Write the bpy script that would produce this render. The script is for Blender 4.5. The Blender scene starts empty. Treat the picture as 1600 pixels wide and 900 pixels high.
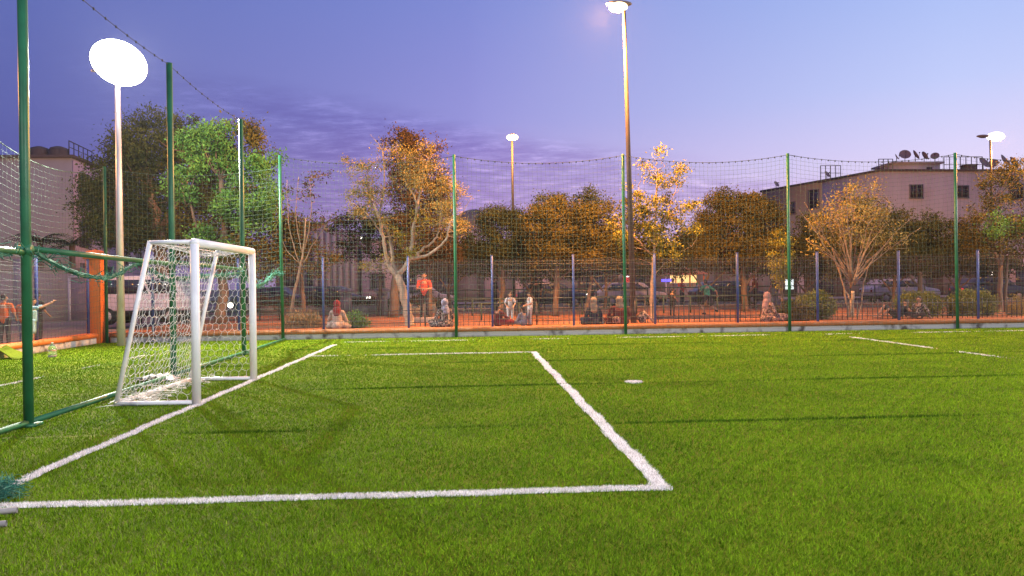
import bpy, math, random
import numpy as np
from math import sin, cos, pi, radians, sqrt
from mathutils import Vector, Matrix
random.seed(7); rng = np.random.default_rng(7)
sc = bpy.context.scene
col = sc.collection

# ------------------------------------------------------------------ camera
FPX = 1186.0; CH = 1.47
_a, _p, _t = radians(3.14), radians(0.19), radians(0.75)
_F = np.array([sin(_a)*cos(_p), cos(_a)*cos(_p), -sin(_p)])
_R0 = np.array([cos(_a), -sin(_a), 0.0]); _U0 = np.cross(_R0, _F)
_R = _R0*cos(_t) - _U0*sin(_t); _U = _U0*cos(_t) + _R0*sin(_t)
_C = np.array([0, 0, CH])
cam = bpy.data.objects.new('camera', bpy.data.cameras.new('camera')); col.objects.link(cam)
M = Matrix(((_R[0], _U[0], -_F[0], 0), (_R[1], _U[1], -_F[1], 0), (_R[2], _U[2], -_F[2], CH), (0, 0, 0, 1)))
cam.matrix_world = M
cam.data.sensor_width = 36; cam.data.lens = FPX*36/1600
cam.data.clip_end = 3000; cam.data.clip_start = 0.05
sc.camera = cam
def ray(x, y): return _R*(x-800)/FPX + _U*(450-y)/FPX + _F
def G(x, y, z=0.0):                       # pixel of the photograph -> point on the level z
    d = ray(x, y); return _C + d*(z-CH)/d[2]
def D(x, y, Y):                           # pixel of the photograph -> point at the depth Y
    d = ray(x, y); return _C + d*Y/d[1]

# ------------------------------------------------------------------ view + world
sc.view_settings.view_transform = 'Standard'; sc.view_settings.look = 'None'
sc.view_settings.exposure = 0.0; sc.view_settings.gamma = 1.0; sc.view_settings.use_curve_mapping = False
sc.cycles.use_denoising = True
sc.cycles.max_bounces = 5; sc.cycles.diffuse_bounces = 2; sc.cycles.glossy_bounces = 2
sc.cycles.transmission_bounces = 4; sc.cycles.transparent_max_bounces = 6
sc.cycles.sample_clamp_indirect = 4.0
def lin(c):
    return tuple((v/255/12.92 if v/255 <= .04045 else ((v/255+.055)/1.055)**2.4) for v in c) + (1.0,)
w = bpy.data.worlds.new('World'); sc.world = w; w.use_nodes = True
nt = w.node_tree; nt.nodes.clear()
def N(t, **k):
    n = nt.nodes.new(t)
    for a, b in k.items(): setattr(n, a, b)
    return n
L = nt.links.new
def mth(op, a, b=None, c=None):
    n = N('ShaderNodeMath', operation=op)
    for i, v in enumerate((a, b, c)):
        if v is None: continue
        if isinstance(v, (int, float)): n.inputs[i].default_value = v
        else: L(v, n.inputs[i])
    return n.outputs[0]
tc = N('ShaderNodeTexCoord'); sep = N('ShaderNodeSeparateXYZ'); L(tc.outputs['Generated'], sep.inputs[0])
X, Y, Z = sep.outputs
hl = mth('SQRT', mth('ADD', mth('MULTIPLY', X, X), mth('MULTIPLY', Y, Y)))
s = mth('DIVIDE', X, hl)
el = mth('MULTIPLY', Z, 2.0)
def ramp(fac, stops):
    n = N('ShaderNodeValToRGB'); cr = n.color_ramp
    while len(cr.elements) < len(stops): cr.elements.new(0.5)
    for e, (p, c) in zip(cr.elements, stops): e.position = p; e.color = c if len(c) == 4 else lin(c)
    L(fac, n.inputs[0]); return n.outputs[0]
rl = ramp(el, [(0, (98, 88, 152)), (.2, (88, 86, 156)), (.42, (92, 100, 172)), (.7, (92, 108, 182)), (1, (80, 96, 170))])
rc = ramp(el, [(0, (216, 188, 226)), (.2, (188, 164, 220)), (.42, (150, 150, 220)), (.7, (126, 140, 214)), (1, (104, 120, 200))])
rr = ramp(el, [(0, (252, 226, 246)), (.25, (230, 218, 252)), (.45, (194, 206, 252)), (.7, (164, 188, 246)), (1, (130, 152, 224))])
def mix(f, a, b, mode='MIX'):
    n = N('ShaderNodeMix', data_type='RGBA', blend_type=mode)
    if isinstance(f, (int, float)): n.inputs[0].default_value = f
    else: L(f, n.inputs[0])
    for i, v in ((6, a), (7, b)):
        if isinstance(v, tuple): n.inputs[i].default_value = v
        else: L(v, n.inputs[i])
    return n.outputs[2]
def mapr(v, a, b, c=0., d=1., smooth=True):
    n = N('ShaderNodeMapRange'); n.interpolation_type = 'SMOOTHSTEP' if smooth else 'LINEAR'
    L(v, n.inputs[0])
    for i, q in enumerate((a, b, c, d)): n.inputs[i+1].default_value = q
    return n.outputs[0]
sky = mix(mapr(s, -.50, .02, smooth=False), rl, rc)
sky = mix(mapr(s, .0, .55, smooth=False), sky, rr)
# thin streaked clouds low in the sky: noise on a plane overhead
comb = N('ShaderNodeCombineXYZ')
zz = mth('ADD', mth('ABSOLUTE', Z), .05)
L(mth('DIVIDE', X, zz), comb.inputs[0]); L(mth('DIVIDE', Y, zz), comb.inputs[1])
mp = N('ShaderNodeMapping'); L(comb.outputs[0], mp.inputs[0]); mp.inputs['Rotation'].default_value = (0, 0, .35); mp.inputs['Scale'].default_value = (.8, 1.2, 1)
no = N('ShaderNodeTexNoise'); L(mp.outputs[0], no.inputs[0]); no.inputs['Scale'].default_value = 5.5; no.inputs['Detail'].default_value = 8; no.inputs['Roughness'].default_value = .68
no2 = N('ShaderNodeTexNoise'); L(mp.outputs[0], no2.inputs[0]); no2.inputs['Scale'].default_value = .5; no2.inputs['Detail'].default_value = 3
# the bank of cloud ends along a line that falls to the right
edge = mth('SUBTRACT', mth('MULTIPLY_ADD', s, -.19, .225), Z)
edge = mth('MULTIPLY_ADD', mth('SUBTRACT', no2.outputs[0], .5), .09, edge)
bank = mth('MULTIPLY', mapr(edge, 0, .05), mapr(s, -.55, -.1))
cl = ramp(no.outputs[0], [(0, (.60, .54, .70, 1)), (.42, (.73, .65, .81, 1)), (.54, (.88, .82, .92, 1)), (.66, (1.30, 1.18, 1.18, 1))])
sky = mix(mth('MULTIPLY', bank, 1.0), sky, mix(1.0, sky, cl, 'MULTIPLY'))
bg = N('ShaderNodeBackground'); L(sky, bg.inputs[0]); bg.inputs[1].default_value = 1.0
wo = N('ShaderNodeOutputWorld'); L(bg.outputs[0], wo.inputs[0])

# ------------------------------------------------------------------ lights (at the lamps of the place and at added ones)
def lamp_light(name, loc, power, color, radius=.25, target=None, angle=150, parent=None, blend=.6):
    ld = bpy.data.lights.new(name, 'SPOT' if target is not None else 'POINT')
    ld.energy = power; ld.color = color; ld.shadow_soft_size = radius
    o = bpy.data.objects.new(name, ld); col.objects.link(o); o.location = loc
    if target is not None:
        ld.spot_size = radians(angle); ld.spot_blend = blend
        o.rotation_euler = (Vector(target)-Vector(loc)).to_track_quat('-Z', 'Y').to_euler()
    if parent is not None:
        o.parent = parent; o.location = Vector(loc)-parent.location
    return o
SODIUM = (1.0, .40, .085); LED = (1.0, .97, .86)

# ------------------------------------------------------------------ helpers: materials
def mat(name, c, c2=None, rough=.8, scale=4., bump=0., bscale=None, metal=0., emit=None, estr=0., spec=.4, island=False, trans=0., detail=5, thr=(.35, .65), stretch=None, nw=1.4):
    m = bpy.data.materials.new(name); m.use_nodes = True; n = m.node_tree; b = n.nodes['Principled BSDF']
    b.inputs['Roughness'].default_value = rough; b.inputs['Metallic'].default_value = metal
    b.inputs['Specular IOR Level'].default_value = spec
    c = tuple(c)+(1,); b.inputs['Base Color'].default_value = c
    tcn = n.nodes.new('ShaderNodeTexCoord'); geo = n.nodes.new('ShaderNodeNewGeometry')
    src = geo.outputs['Position']
    if stretch:
        mpn = n.nodes.new('ShaderNodeMapping'); mpn.inputs['Scale'].default_value = stretch
        n.links.new(src, mpn.inputs[0]); src = mpn.outputs[0]
    if c2 is not None:
        c2 = tuple(c2)+(1,)
        rp = n.nodes.new('ShaderNodeValToRGB'); rp.color_ramp.elements[0].color = c; rp.color_ramp.elements[1].color = c2
        rp.color_ramp.elements[0].position, rp.color_ramp.elements[1].position = thr
        if island:
            rp.color_ramp.elements[0].position = 0; rp.color_ramp.elements[1].position = 1
            nz = n.nodes.new('ShaderNodeTexNoise'); nz.inputs['Scale'].default_value = scale; n.links.new(src, nz.inputs[0])
            ad = n.nodes.new('ShaderNodeMath'); ad.operation = 'MULTIPLY_ADD'; ad.inputs[1].default_value = .6
            ms = n.nodes.new('ShaderNodeMath'); ms.operation = 'MULTIPLY_ADD'; ms.inputs[1].default_value = nw; ms.inputs[2].default_value = .2-nw*.5
            n.links.new(nz.outputs[0], ms.inputs[0])
            n.links.new(geo.outputs['Random Per Island'], ad.inputs[0]); n.links.new(ms.outputs[0], ad.inputs[2])
            n.links.new(ad.outputs[0], rp.inputs[0])
        else:
            nz = n.nodes.new('ShaderNodeTexNoise'); nz.inputs['Scale'].default_value = scale; nz.inputs['Detail'].default_value = detail
            n.links.new(src, nz.inputs[0]); n.links.new(nz.outputs[0], rp.inputs[0])
        n.links.new(rp.outputs[0], b.inputs['Base Color'])
    if bump:
        nb = n.nodes.new('ShaderNodeTexNoise'); nb.inputs['Scale'].default_value = bscale or scale*4; nb.inputs['Detail'].default_value = 6
        n.links.new(src, nb.inputs[0])
        bp = n.nodes.new('ShaderNodeBump'); bp.inputs['Strength'].default_value = bump; bp.inputs['Distance'].default_value = .02
        n.links.new(nb.outputs[0], bp.inputs['Height']); n.links.new(bp.outputs[0], b.inputs['Normal'])
    if emit:
        b.inputs['Emission Color'].default_value = tuple(emit)+(1,); b.inputs['Emission Strength'].default_value = estr
    if trans: b.inputs['Transmission Weight'].default_value = trans
    n.nodes.remove(tcn)
    return m
MT = {}
MT['turf'] = mat('turf_sheet', (.06, .095, .003), (.12, .15, .005), spec=.1, rough=.9, scale=1.1, bump=.9, bscale=60, thr=(.3, .7))
MT['blade'] = mat('turf_blade', (.020, .080, .004), (.28, .46, .016), rough=.8, nw=.6, scale=.9, island=True, spec=.03)
MT['seam_shade'] = mat('turf_seam_shade', (.022, .065, .004), (.10, .20, .010), rough=.9, scale=3, island=True, spec=.05)
MT['blade_white'] = mat('turf_white', (.78, .76, .76), (.92, .90, .89), rough=.6, scale=2, island=True)
MT['earth'] = mat('earth', (.17, .062, .022), (.36, .135, .045), rough=.95, scale=.8, bump=.6, bscale=9)
MT['lot'] = mat('lot', (.13, .10, .10), (.22, .17, .16), rough=.92, scale=.6, bump=.5, bscale=8)
MT['asphalt'] = mat('asphalt', (.04, .04, .045), (.07, .065, .07), rough=.85, scale=2, bump=.3, bscale=60)
MT['orange'] = mat('orange_paint', (.70, .19, .035), (.56, .17, .045), rough=.65, scale=5, bump=.25, thr=(.35, .75))
MT['orange_worn'] = mat('orange_worn', (.46, .165, .055), (.46, .27, .17), rough=.75, scale=7, bump=.35, thr=(.50, .72), stretch=(1, 1, 4))
MT['whitewash'] = mat('whitewash', (.12, .11, .10), (.58, .58, .55), rough=.9, scale=3.2, bump=.9, bscale=14, thr=(.30, .47))
MT['green'] = mat('green_paint', (.016, .13, .055), (.012, .085, .038), rough=.45, scale=4, thr=(.4, .7))
MT['green_cord'] = mat('green_cord', (.065, .115, .085), rough=.8)
MT['cord_dark'] = mat('dark_cord', (.035, .045, .04), rough=.8)
MT['bunch'] = mat('bunched_net', (.02, .15, .11), (.06, .26, .19), rough=.75, scale=40)
MT['blue'] = mat('blue_paint', (.035, .07, .26), (.06, .09, .26), rough=.5, scale=6)
MT['wire'] = mat('galvanised_wire', (.13, .125, .15), rough=.5, metal=.3)
MT['galv'] = mat('galvanised_pole', (.62, .60, .60), (.46, .44, .45), rough=.45, metal=.4, scale=5, stretch=(1, 1, .2))
MT['white_paint'] = mat('white_paint', (.80, .80, .82), (.70, .69, .70), rough=.35, scale=3, thr=(.45, .8))
MT['goal_net'] = mat('goal_net_cord', (.80, .80, .77), rough=.7)
MT['rust_pole'] = mat('brown_pole', (.05, .034, .028), (.075, .05, .04), rough=.6, scale=3)
MT['led'] = mat('led_glass', (.9, .9, .9), emit=(.93, 1, .97), estr=30)
MT['sodium'] = mat('sodium_bowl', (.9, .8, .6), emit=(1, .72, .34), estr=3.0)
MT['sodium_pink'] = mat('sodium_bowl_pink', (.9, .8, .6), emit=(1, .84, .72), estr=4.0)
MT['lamp_body'] = mat('lamp_body', (.12, .10, .10), rough=.5)
MT['iron'] = mat('dark_iron', (.03, .028, .03), rough=.6)
MT['iron_green'] = mat('green_iron', (.03, .055, .035), rough=.6)
MT['bark_pale'] = mat('pale_bark', (.42, .33, .25), (.24, .18, .13), rough=.9, scale=7, bump=.8, bscale=25, stretch=(1, 1, .3))
MT['bark'] = mat('bark', (.20, .13, .09), (.10, .065, .045), rough=.95, scale=6, bump=.8, bscale=20, stretch=(1, 1, .3))
MT['bark_bare'] = mat('bare_bark', (.40, .27, .17), (.26, .17, .10), rough=.9, scale=8, bump=.4)
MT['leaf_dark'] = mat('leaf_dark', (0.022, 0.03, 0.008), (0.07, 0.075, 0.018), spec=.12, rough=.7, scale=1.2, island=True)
MT['leaf_olive'] = mat('leaf_olive', (.032, .032, .006), (.15, .115, .018), spec=.12, rough=.7, scale=1.2, island=True)
MT['leaf_green'] = mat('leaf_green', (.03, .085, .015), (.13, .29, .055), spec=.12, rough=.7, scale=1.0, island=True)
MT['leaf_hedge'] = mat('leaf_hedge', (.07, .09, .015), (.26, .26, .045), spec=.15, rough=.6, scale=2.5, island=True)
MT['leaf_mossy'] = mat('leaf_mossy', (.022, .036, .010), (.085, .115, .028), spec=.12, rough=.7, scale=1.2, island=True)
MT['leaf_yellow'] = mat('leaf_yellow', (.12, .11, .012), (.36, .30, .03), spec=.12, rough=.7, scale=1.5, island=True)
MT['leaf_brown'] = mat('leaf_brown', (.035, .022, .008), (.11, .062, .018), spec=.12, rough=.7, scale=1.5, island=True)
MT['leaf_dry'] = mat('leaf_dry', (.20, .15, .07), (.38, .30, .15), rough=.7, scale=1.5, island=True)
MT['leaf_tan'] = mat('leaf_tan', (0.18, 0.14, 0.035), (0.42, 0.32, 0.09), spec=.12, rough=.7, scale=1.2, island=True)
MT['grey_wall'] = mat('grey_wall', (.20, .205, .24), (.26, .26, .29), rough=.9, scale=.5, bump=.2, stretch=(1, 1, .35))
MT['lamplit_wall'] = mat('lamplit_wall', (.40, .30, .35), (.33, .25, .30), rough=.9, scale=.7, bump=.2, stretch=(1, 1, .35))  # wall colour that carries the pink of the street lamps
MT['pale_wall'] = mat('pale_wall', (.34, .31, .34), (.27, .25, .28), rough=.9, scale=.6, bump=.2)
MT['front_dark'] = mat('shop_dark', (.10, .075, .08), (.065, .05, .055), rough=.9, scale=1)
MT['light_wall'] = mat('light_pink_wall', (.66, .50, .55), (.55, .42, .46), rough=.9, scale=.8)
MT['purple_wall'] = mat('purple_wall', (.30, .24, .30), (.22, .18, .24), rough=.9, scale=.6)
MT['mauve_wall'] = mat('mauve_wall', (.42, .395, .42), (.31, .285, .31), rough=.9, scale=.35, bump=.2, stretch=(1, 1, .3), thr=(.3, .7))
MT['window'] = mat('window_glass', (.03, .03, .045), rough=.15, spec=.6)
MT['shutter'] = mat('shutter', (.12, .10, .12), (.19, .17, .19), rough=.7, scale=9, stretch=(.2, .2, 6))
MT['roof_dark'] = mat('roof_dark', (.06, .05, .055), rough=.9)
MT['dome'] = mat('dome', (.12, .11, .10), (.16, .15, .14), rough=.6, scale=2)
MT['dish'] = mat('dish', (.16, .13, .14), rough=.6)
MT['concrete'] = mat('concrete', (.34, .31, .30), (.22, .20, .20), rough=.9, scale=3, bump=.3)
MT['black'] = mat('black_plastic', (.012, .012, .014), rough=.4)
MT['skin'] = mat('skin', (.42, .22, .14), rough=.55)
MT['hair'] = mat('hair', (.012, .009, .008), rough=.5)
MT['eye'] = mat('eye', (.02, .015, .012), rough=.2)
for k, c in dict(red_cloth=(.75, .085, .05), dkred_cloth=(.20, .012, .022), maroon=(.11, .015, .02), navy=(.012, .018, .05), white_cloth=(.55, .53, .54),
                 cream=(.42, .33, .29), ltblue=(.32, .52, .58), orange_cloth=(.62, .12, .02), green_cloth=(.06, .28, .16), lav=(.30, .30, .44), beige=(.34, .27, .20),
                 bluegrey=(.17, .20, .28), pink=(.36, .20, .19), dark_cloth=(.025, .022, .03), black_cloth=(.012, .012, .016)).items():
    MT[k] = mat(k, c, tuple(v*.72 for v in c), rough=.9, scale=14, bump=.2, bscale=30)
MT['pattern'] = mat('patterned_cloth', (.02, .018, .025), (.34, .28, .25), rough=.9, scale=22, detail=2, thr=(.49, .56))
MT['pattern_pink'] = mat('patterned_pink_cloth', (.06, .035, .045), (.36, .25, .23), rough=.9, scale=20, detail=2, thr=(.45, .54))
MT['clear'] = mat('clear_plastic', (.8, .88, .85), rough=.08, trans=.92)
MT['sign_red'] = mat('sign_red', (.6, .05, .06), emit=(1, .07, .09), estr=.9)
MT['sign_white'] = mat('sign_white', (.8, .8, .8), emit=(.85, 1, .97), estr=1.6)
MT['sign_blue'] = mat('sign_blue', (.05, .05, .6), emit=(.10, .08, 1), estr=3)
MT['kiosk_glow'] = mat('kiosk_interior', (.8, .6, .3), emit=(1, .66, .25), estr=1.6)
MT['headlight'] = mat('headlight_glass', (.9, .9, .9), emit=(1, .93, .8), estr=7)
MT['van_paint'] = mat('van_paint', (.52, .45, .50), rough=.35)
MT['car_dark'] = mat('car_paint_dark', (.03, .035, .07), rough=.3)
MT['car_pale'] = mat('car_paint_pale', (.45, .42, .44), rough=.3)
MT['tyre'] = mat('tyre', (.015, .015, .015), rough=.8)

# ------------------------------------------------------------------ helpers: meshes
def mk(name, V, Fs, m, parent=None, smooth=False):
    me = bpy.data.meshes.new(name)
    V = np.asarray(V, dtype=np.float32).reshape(-1, 3)
    Fs = [np.asarray(f, dtype=np.int32) for f in Fs if len(f)]
    o = bpy.data.objects.new(name, me); col.objects.link(o)
    if parent is not None:
        p = parent
        while p.parent is not None: p = p.parent
        V = V - np.array(p.location, dtype=np.float32); o.parent = parent
    me.vertices.add(len(V)); me.vertices.foreach_set('co', V.ravel())
    tot = np.concatenate([np.full(len(f), f.shape[1], dtype=np.int32) for f in Fs])
    me.loops.add(int(tot.sum())); me.loops.foreach_set('vertex_index', np.concatenate([f.ravel() for f in Fs]))
    st = np.concatenate([[0], np.cumsum(tot)[:-1]]).astype(np.int32)
    me.polygons.add(len(tot)); me.polygons.foreach_set('loop_start', st)
    me.update(calc_edges=True)
    if smooth: me.polygons.foreach_set('use_smooth', np.ones(len(tot), dtype=bool))
    me.materials.append(MT[m] if isinstance(m, str) else m)
    return o
class MB:
    def __init__(s): s.V = []; s.F = {}; s.n = 0
    def add(s, V, *Fs):
        V = np.asarray(V, dtype=float).reshape(-1, 3)
        for f in Fs:
            f = np.asarray(f, dtype=int)
            if len(f): s.F.setdefault(f.shape[1], []).append(f+s.n)
        s.V.append(V); s.n += len(V); return s
    def box(s, c, size, rz=0., rx=0., ry=0.):
        h = np.array(size)/2
        v = np.array([[x, y, z] for x in (-1, 1) for y in (-1, 1) for z in (-1, 1)])*h
        if rx: v = v @ np.array([[1, 0, 0], [0, cos(rx), sin(rx)], [0, -sin(rx), cos(rx)]])
        if ry: v = v @ np.array([[cos(ry), 0, -sin(ry)], [0, 1, 0], [sin(ry), 0, cos(ry)]])
        if rz: v = v @ np.array([[cos(rz), sin(rz), 0], [-sin(rz), cos(rz), 0], [0, 0, 1]])
        return s.add(v+np.array(c), [[0, 1, 3, 2], [4, 6, 7, 5], [0, 4, 5, 1], [2, 3, 7, 6], [0, 2, 6, 4], [1, 5, 7, 3]])
    def tube(s, pts, r, n=8, cap=True):
        P = np.array(pts, dtype=float); k = len(P)
        r = np.broadcast_to(np.asarray(r, dtype=float), (k,)) if np.ndim(r) == 0 or len(r) == k else np.linspace(r[0], r[1], k)
        T = np.gradient(P, axis=0); T /= np.linalg.norm(T, axis=1)[:, None]+1e-9
        mT = P[-1]-P[0]; ref = np.array([0, 0, 1.]) if abs(mT[2]) < .8*np.linalg.norm(mT)+1e-9 else np.array([1., 0, 0])
        A = np.cross(T, ref); A /= np.linalg.norm(A, axis=1)[:, None]+1e-9; B = np.cross(T, A)
        an = np.linspace(0, 2*pi, n, endpoint=False)
        V = P[:, None] + r[:, None, None]*(A[:, None]*np.cos(an)[None, :, None]+B[:, None]*np.sin(an)[None, :, None])
        i = np.arange(k-1)[:, None]*n+np.arange(n)[None]; j = np.arange(k-1)[:, None]*n+(np.arange(n)[None]+1) % n
        q = np.stack([i, j, j+n, i+n], -1).reshape(-1, 4)
        s.add(V.reshape(-1, 3), q)
        if cap and n > 2:
            s.F.setdefault(n, []).append(np.array([list(range(n))[::-1], list(range((k-1)*n, k*n))])+s.n-k*n)
        return s
    def tubes(s, P, r):                   # many polylines at once, (N, M, 3); three-sided cords
        P = np.asarray(P, dtype=float); n, k = P.shape[:2]
        T = np.gradient(P, axis=1); T /= np.linalg.norm(T, axis=2)[..., None]+1e-9
        ref = np.array([.31, .52, .23]); A = np.cross(T, ref); A /= np.linalg.norm(A, axis=2)[..., None]+1e-9; B = np.cross(T, A)
        an = np.array([0, 2*pi/3, 4*pi/3])
        V = P[:, :, None]+r*(A[:, :, None]*np.cos(an)[:, None]+B[:, :, None]*np.sin(an)[:, None])
        base = (np.arange(n)*k*3)[:, None, None]; a = np.arange(k-1)[None, :, None]*3; c = np.arange(3)[None, None]
        i = base+a+c; j = base+a+(c+1) % 3
        return s.add(V.reshape(-1, 3), np.stack([i, j, j+3, i+3], -1).reshape(-1, 4))
    def ell(s, c, r, nu=14, nv=9, jit=0.):
        u = np.linspace(0, 2*pi, nu, endpoint=False); v = np.linspace(0, pi, nv)[1:-1]
        V = [[0, 0, 1]]+[[sin(b)*cos(a), sin(b)*sin(a), cos(b)] for b in v for a in u]+[[0, 0, -1]]
        V = np.array(V); V = V*(1+jit*rng.standard_normal((len(V), 1)))*np.array(r)+np.array(c)
        q = [[1+k*nu+i, 1+(k+1)*nu+i, 1+(k+1)*nu+(i+1) % nu, 1+k*nu+(i+1) % nu] for k in range(nv-3) for i in range(nu)]
        e = len(V)-1; b0 = 1+(nv-3)*nu
        t = [[0, 1+i, 1+(i+1) % nu] for i in range(nu)]+[[e, b0+(i+1) % nu, b0+i] for i in range(nu)]
        return s.add(V, q, t)
    def lathe(s, c, prof, n=20):          # prof: (radius, z)
        u = np.linspace(0, 2*pi, n, endpoint=False)
        V = np.array([[r*cos(a), r*sin(a), z] for r, z in prof for a in u])+np.array(c)
        q = [[k*n+i, k*n+(i+1) % n, (k+1)*n+(i+1) % n, (k+1)*n+i] for k in range(len(prof)-1) for i in range(n)]
        return s.add(V, q)
    def poly(s, pts): return s.add(pts, [list(range(len(pts)))])
    def prism(s, pts, off):               # planar outline pushed along off
        p = np.array(pts, float); n = len(p); q = p+np.array(off)
        s.add(np.vstack([p, q]), [[i, (i+1) % n, n+(i+1) % n, n+i] for i in range(n)])
        s.F.setdefault(n, []).append(np.array([list(range(n))[::-1], list(range(n, 2*n))])+s.n-2*n)
        return s
    def build(s, name, m, parent=None, smooth=False, bevel=0.):
        o = mk(name, np.vstack(s.V), [np.concatenate(f) for f in s.F.values()], m, parent, smooth)
        if bevel:
            b = o.modifiers.new('bevel', 'BEVEL'); b.width = bevel; b.segments = 2; b.limit_method = 'ANGLE'
        return o
def tag(o, label=None, cat=None, group=None, kind=None):
    if label: o['label'] = label
    if cat: o['category'] = cat
    if group: o['group'] = group
    if kind: o['kind'] = kind
    return o
def thing(name, label, cat, loc=(0, 0, 0), group=None):
    o = bpy.data.objects.new(name, None); col.objects.link(o); o.location = Vector([float(v) for v in loc]); o.empty_display_size = .2
    return tag(o, label, cat, group)
def copy_thing(o, loc=None, rz=None, label=None, parent=None):
    c = o.copy(); col.objects.link(c)
    if parent is not None: c.parent = parent
    for ch in list(o.children): copy_thing(ch, parent=c)
    if loc is not None: c.location = Vector([float(v) for v in loc])
    if rz is not None: c.rotation_euler[2] = rz
    if label: c['label'] = label
    return c
def sheet(name, x0, x1, y0, y1, z, m, nx=1, ny=1):
    xs = np.linspace(x0, x1, nx+1); ys = np.linspace(y0, y1, ny+1)
    V = [[x, y, z] for y in ys for x in xs]
    q = [[j*(nx+1)+i, j*(nx+1)+i+1, (j+1)*(nx+1)+i+1, (j+1)*(nx+1)+i] for j in range(ny) for i in range(nx)]
    return tag(mk(name, V, [q], m), kind='structure')

# ================================================================== SETTING
GZ = .24                                   # level of the park behind the wall
sheet('ground', -900, 900, -300, 1500, -.06, 'lot')
sheet('pitch', -10.45, 40, -6, 22.15, 0, 'turf')
sheet('park_ground', -10.7, 120, 22.50, 41, GZ, 'earth')
sheet('side_lot', -70, -10.72, -8, 41, .10, 'lot')
tag(MB().box((27, 40.9, .17), (150, .25, .2)).build('kerb', 'concrete'), kind='structure')
sheet('road', -75, 150, 41.03, 52, .12, 'asphalt')
sheet('pavement', -75, 150, 52, 58, .26, 'concrete')

# turf blades: real pile, thinned out with distance (wider blades further off)
LINES = [  # name, x0, x1, y0, y1, keep
    ('goal_line', -3.535, -3.445, 2.0, 19.6, 1.0), ('penalty_area_front_line', -3.445, 1.41, 5.315, 5.395, 1.0),
    ('penalty_area_side_line', 1.30, 1.41, 5.395, 16.55, 1.0), ('penalty_area_back_line', -3.43, 1.29, 16.50, 16.56, .55),
    ('touch_line', -3.4, 32, 20.56, 20.60, .33), ('halfway_line', 9.87, 9.92, 2.0, 20.5, .55), ('worn_line', -7.38, -7.32, 11.5, 17.5, .30)]
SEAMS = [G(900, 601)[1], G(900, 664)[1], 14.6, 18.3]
def wob(a, b): return .012*np.sin(a*3.1+b)+.008*np.sin(a*9.7+b*2)
def blades(x, y, z0, d, white=False):
    n = len(x)
    wd = (.0050 if not white else .0055)*rng.uniform(.6, 1.4, n)*(d/4)**.75; h = (.022+.008*rng.standard_normal(n).clip(-1.5, 1.5))*(.95 if white else 1)
    an = rng.uniform(0, pi, n); le = rng.normal(0, .012, (n, 2))+.004*np.stack([np.sin(x*21+np.sin(y*17)*2), np.cos(y*19+np.sin(x*23)*2)], 1)*(d < 12)[:, None]+np.array([.004, -.004])
    dx = np.cos(an)*wd/2; dy = np.sin(an)*wd/2
    V = np.empty((n, 3, 3), np.float32)
    V[:, 0] = np.stack([x-dx, y-dy, np.full(n, z0)], 1); V[:, 1] = np.stack([x+dx, y+dy, np.full(n, z0)], 1)
    V[:, 2] = np.stack([x+le[:, 0], y+le[:, 1], z0+h], 1)
    return V.reshape(-1, 3), np.arange(n*3).reshape(-1, 3)
NB = 760000
u = rng.uniform(0, 1, NB)
yy = (u*(21.9**.45-2.6**.45)+2.6**.45)**(1/.45)
xx = yy*rng.uniform(-.72, .86, NB)+rng.uniform(-1.2, 1.2, NB)
ok = (xx > -10.3)
for nme, x0, x1, y0, y1, k in LINES:
    inx = (xx > x0+wob(yy, x0)*(.5))&(xx < x1+wob(yy, x1)*(.5))&(yy > y0+wob(xx, y0)*.5)&(yy < y1+wob(xx, y1)*.5)
    ok &= ~(inx & (rng.uniform(0, 1, NB) < k))
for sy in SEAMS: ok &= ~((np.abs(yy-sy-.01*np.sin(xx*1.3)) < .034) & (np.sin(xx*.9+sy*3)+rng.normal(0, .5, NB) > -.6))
sp = ((xx-2.41)/.12)**2+((yy-11.17)/.12)**2 < 1; ok &= ~sp
xx, yy = xx[ok], yy[ok]
V, F3 = blades(xx, yy, 0, yy)
tag(mk('turf_pile', V, [F3], 'blade'), 'green artificial turf pile covering the whole football pitch', 'artificial grass', kind='stuff')
for nme, x0, x1, y0, y1, k in LINES:
    b = MB(); b.add([[x0+.01, y0+.01, .004], [x1-.01, y0+.01, .004], [x1-.01, y1-.01, .004], [x0+.01, y1-.01, .004]], [[0, 1, 2, 3]])
    if k < 1: b = MB()
    A = (x1-x0)*(y1-y0); n = int(min(A*26000*max(k, .3), 42000))
    t = rng.uniform(0, 1, n)
    if y1-y0 > x1-x0:
        y = (t*(y1**.6-y0**.6)+y0**.6)**(1/.6); x = rng.uniform(x0, x1, n)+wob(y, x0)
    else: y = rng.uniform(y0, y1, n); x = rng.uniform(x0, x1, n); y = y+wob(x, y0)*.8
    q = np.ones(n, bool)
    if k < 1: q = (np.sin(x*2.3+y*2.9)+np.sin(x*.71-y*1.1+1)*.8+rng.normal(0, .35, n)) > (1.0-2.4*k)
    V, F3 = blades(x[q], y[q], 0, y[q].clip(4, 14), True); b.add(V, F3)
    if k == 1 and y1-y0 < 1: V, F3 = blades(x[q], (y[q]+.05).clip(y0, y1), 0, y[q], True); b.add(V, F3)
    tag(b.build(nme, 'blade_white'), kind='structure')
for k, sy in enumerate(SEAMS):  # darker blades put the shade of the seam gap into the colour
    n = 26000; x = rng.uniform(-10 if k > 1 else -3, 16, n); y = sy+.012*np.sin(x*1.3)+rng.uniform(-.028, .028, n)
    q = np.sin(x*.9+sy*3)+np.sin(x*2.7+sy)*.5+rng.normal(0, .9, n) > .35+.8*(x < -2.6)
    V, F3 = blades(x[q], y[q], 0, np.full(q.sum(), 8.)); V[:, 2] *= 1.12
    tag(mk('turf_seam_shade', V, [F3], 'seam_shade'), kind='structure')
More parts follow.
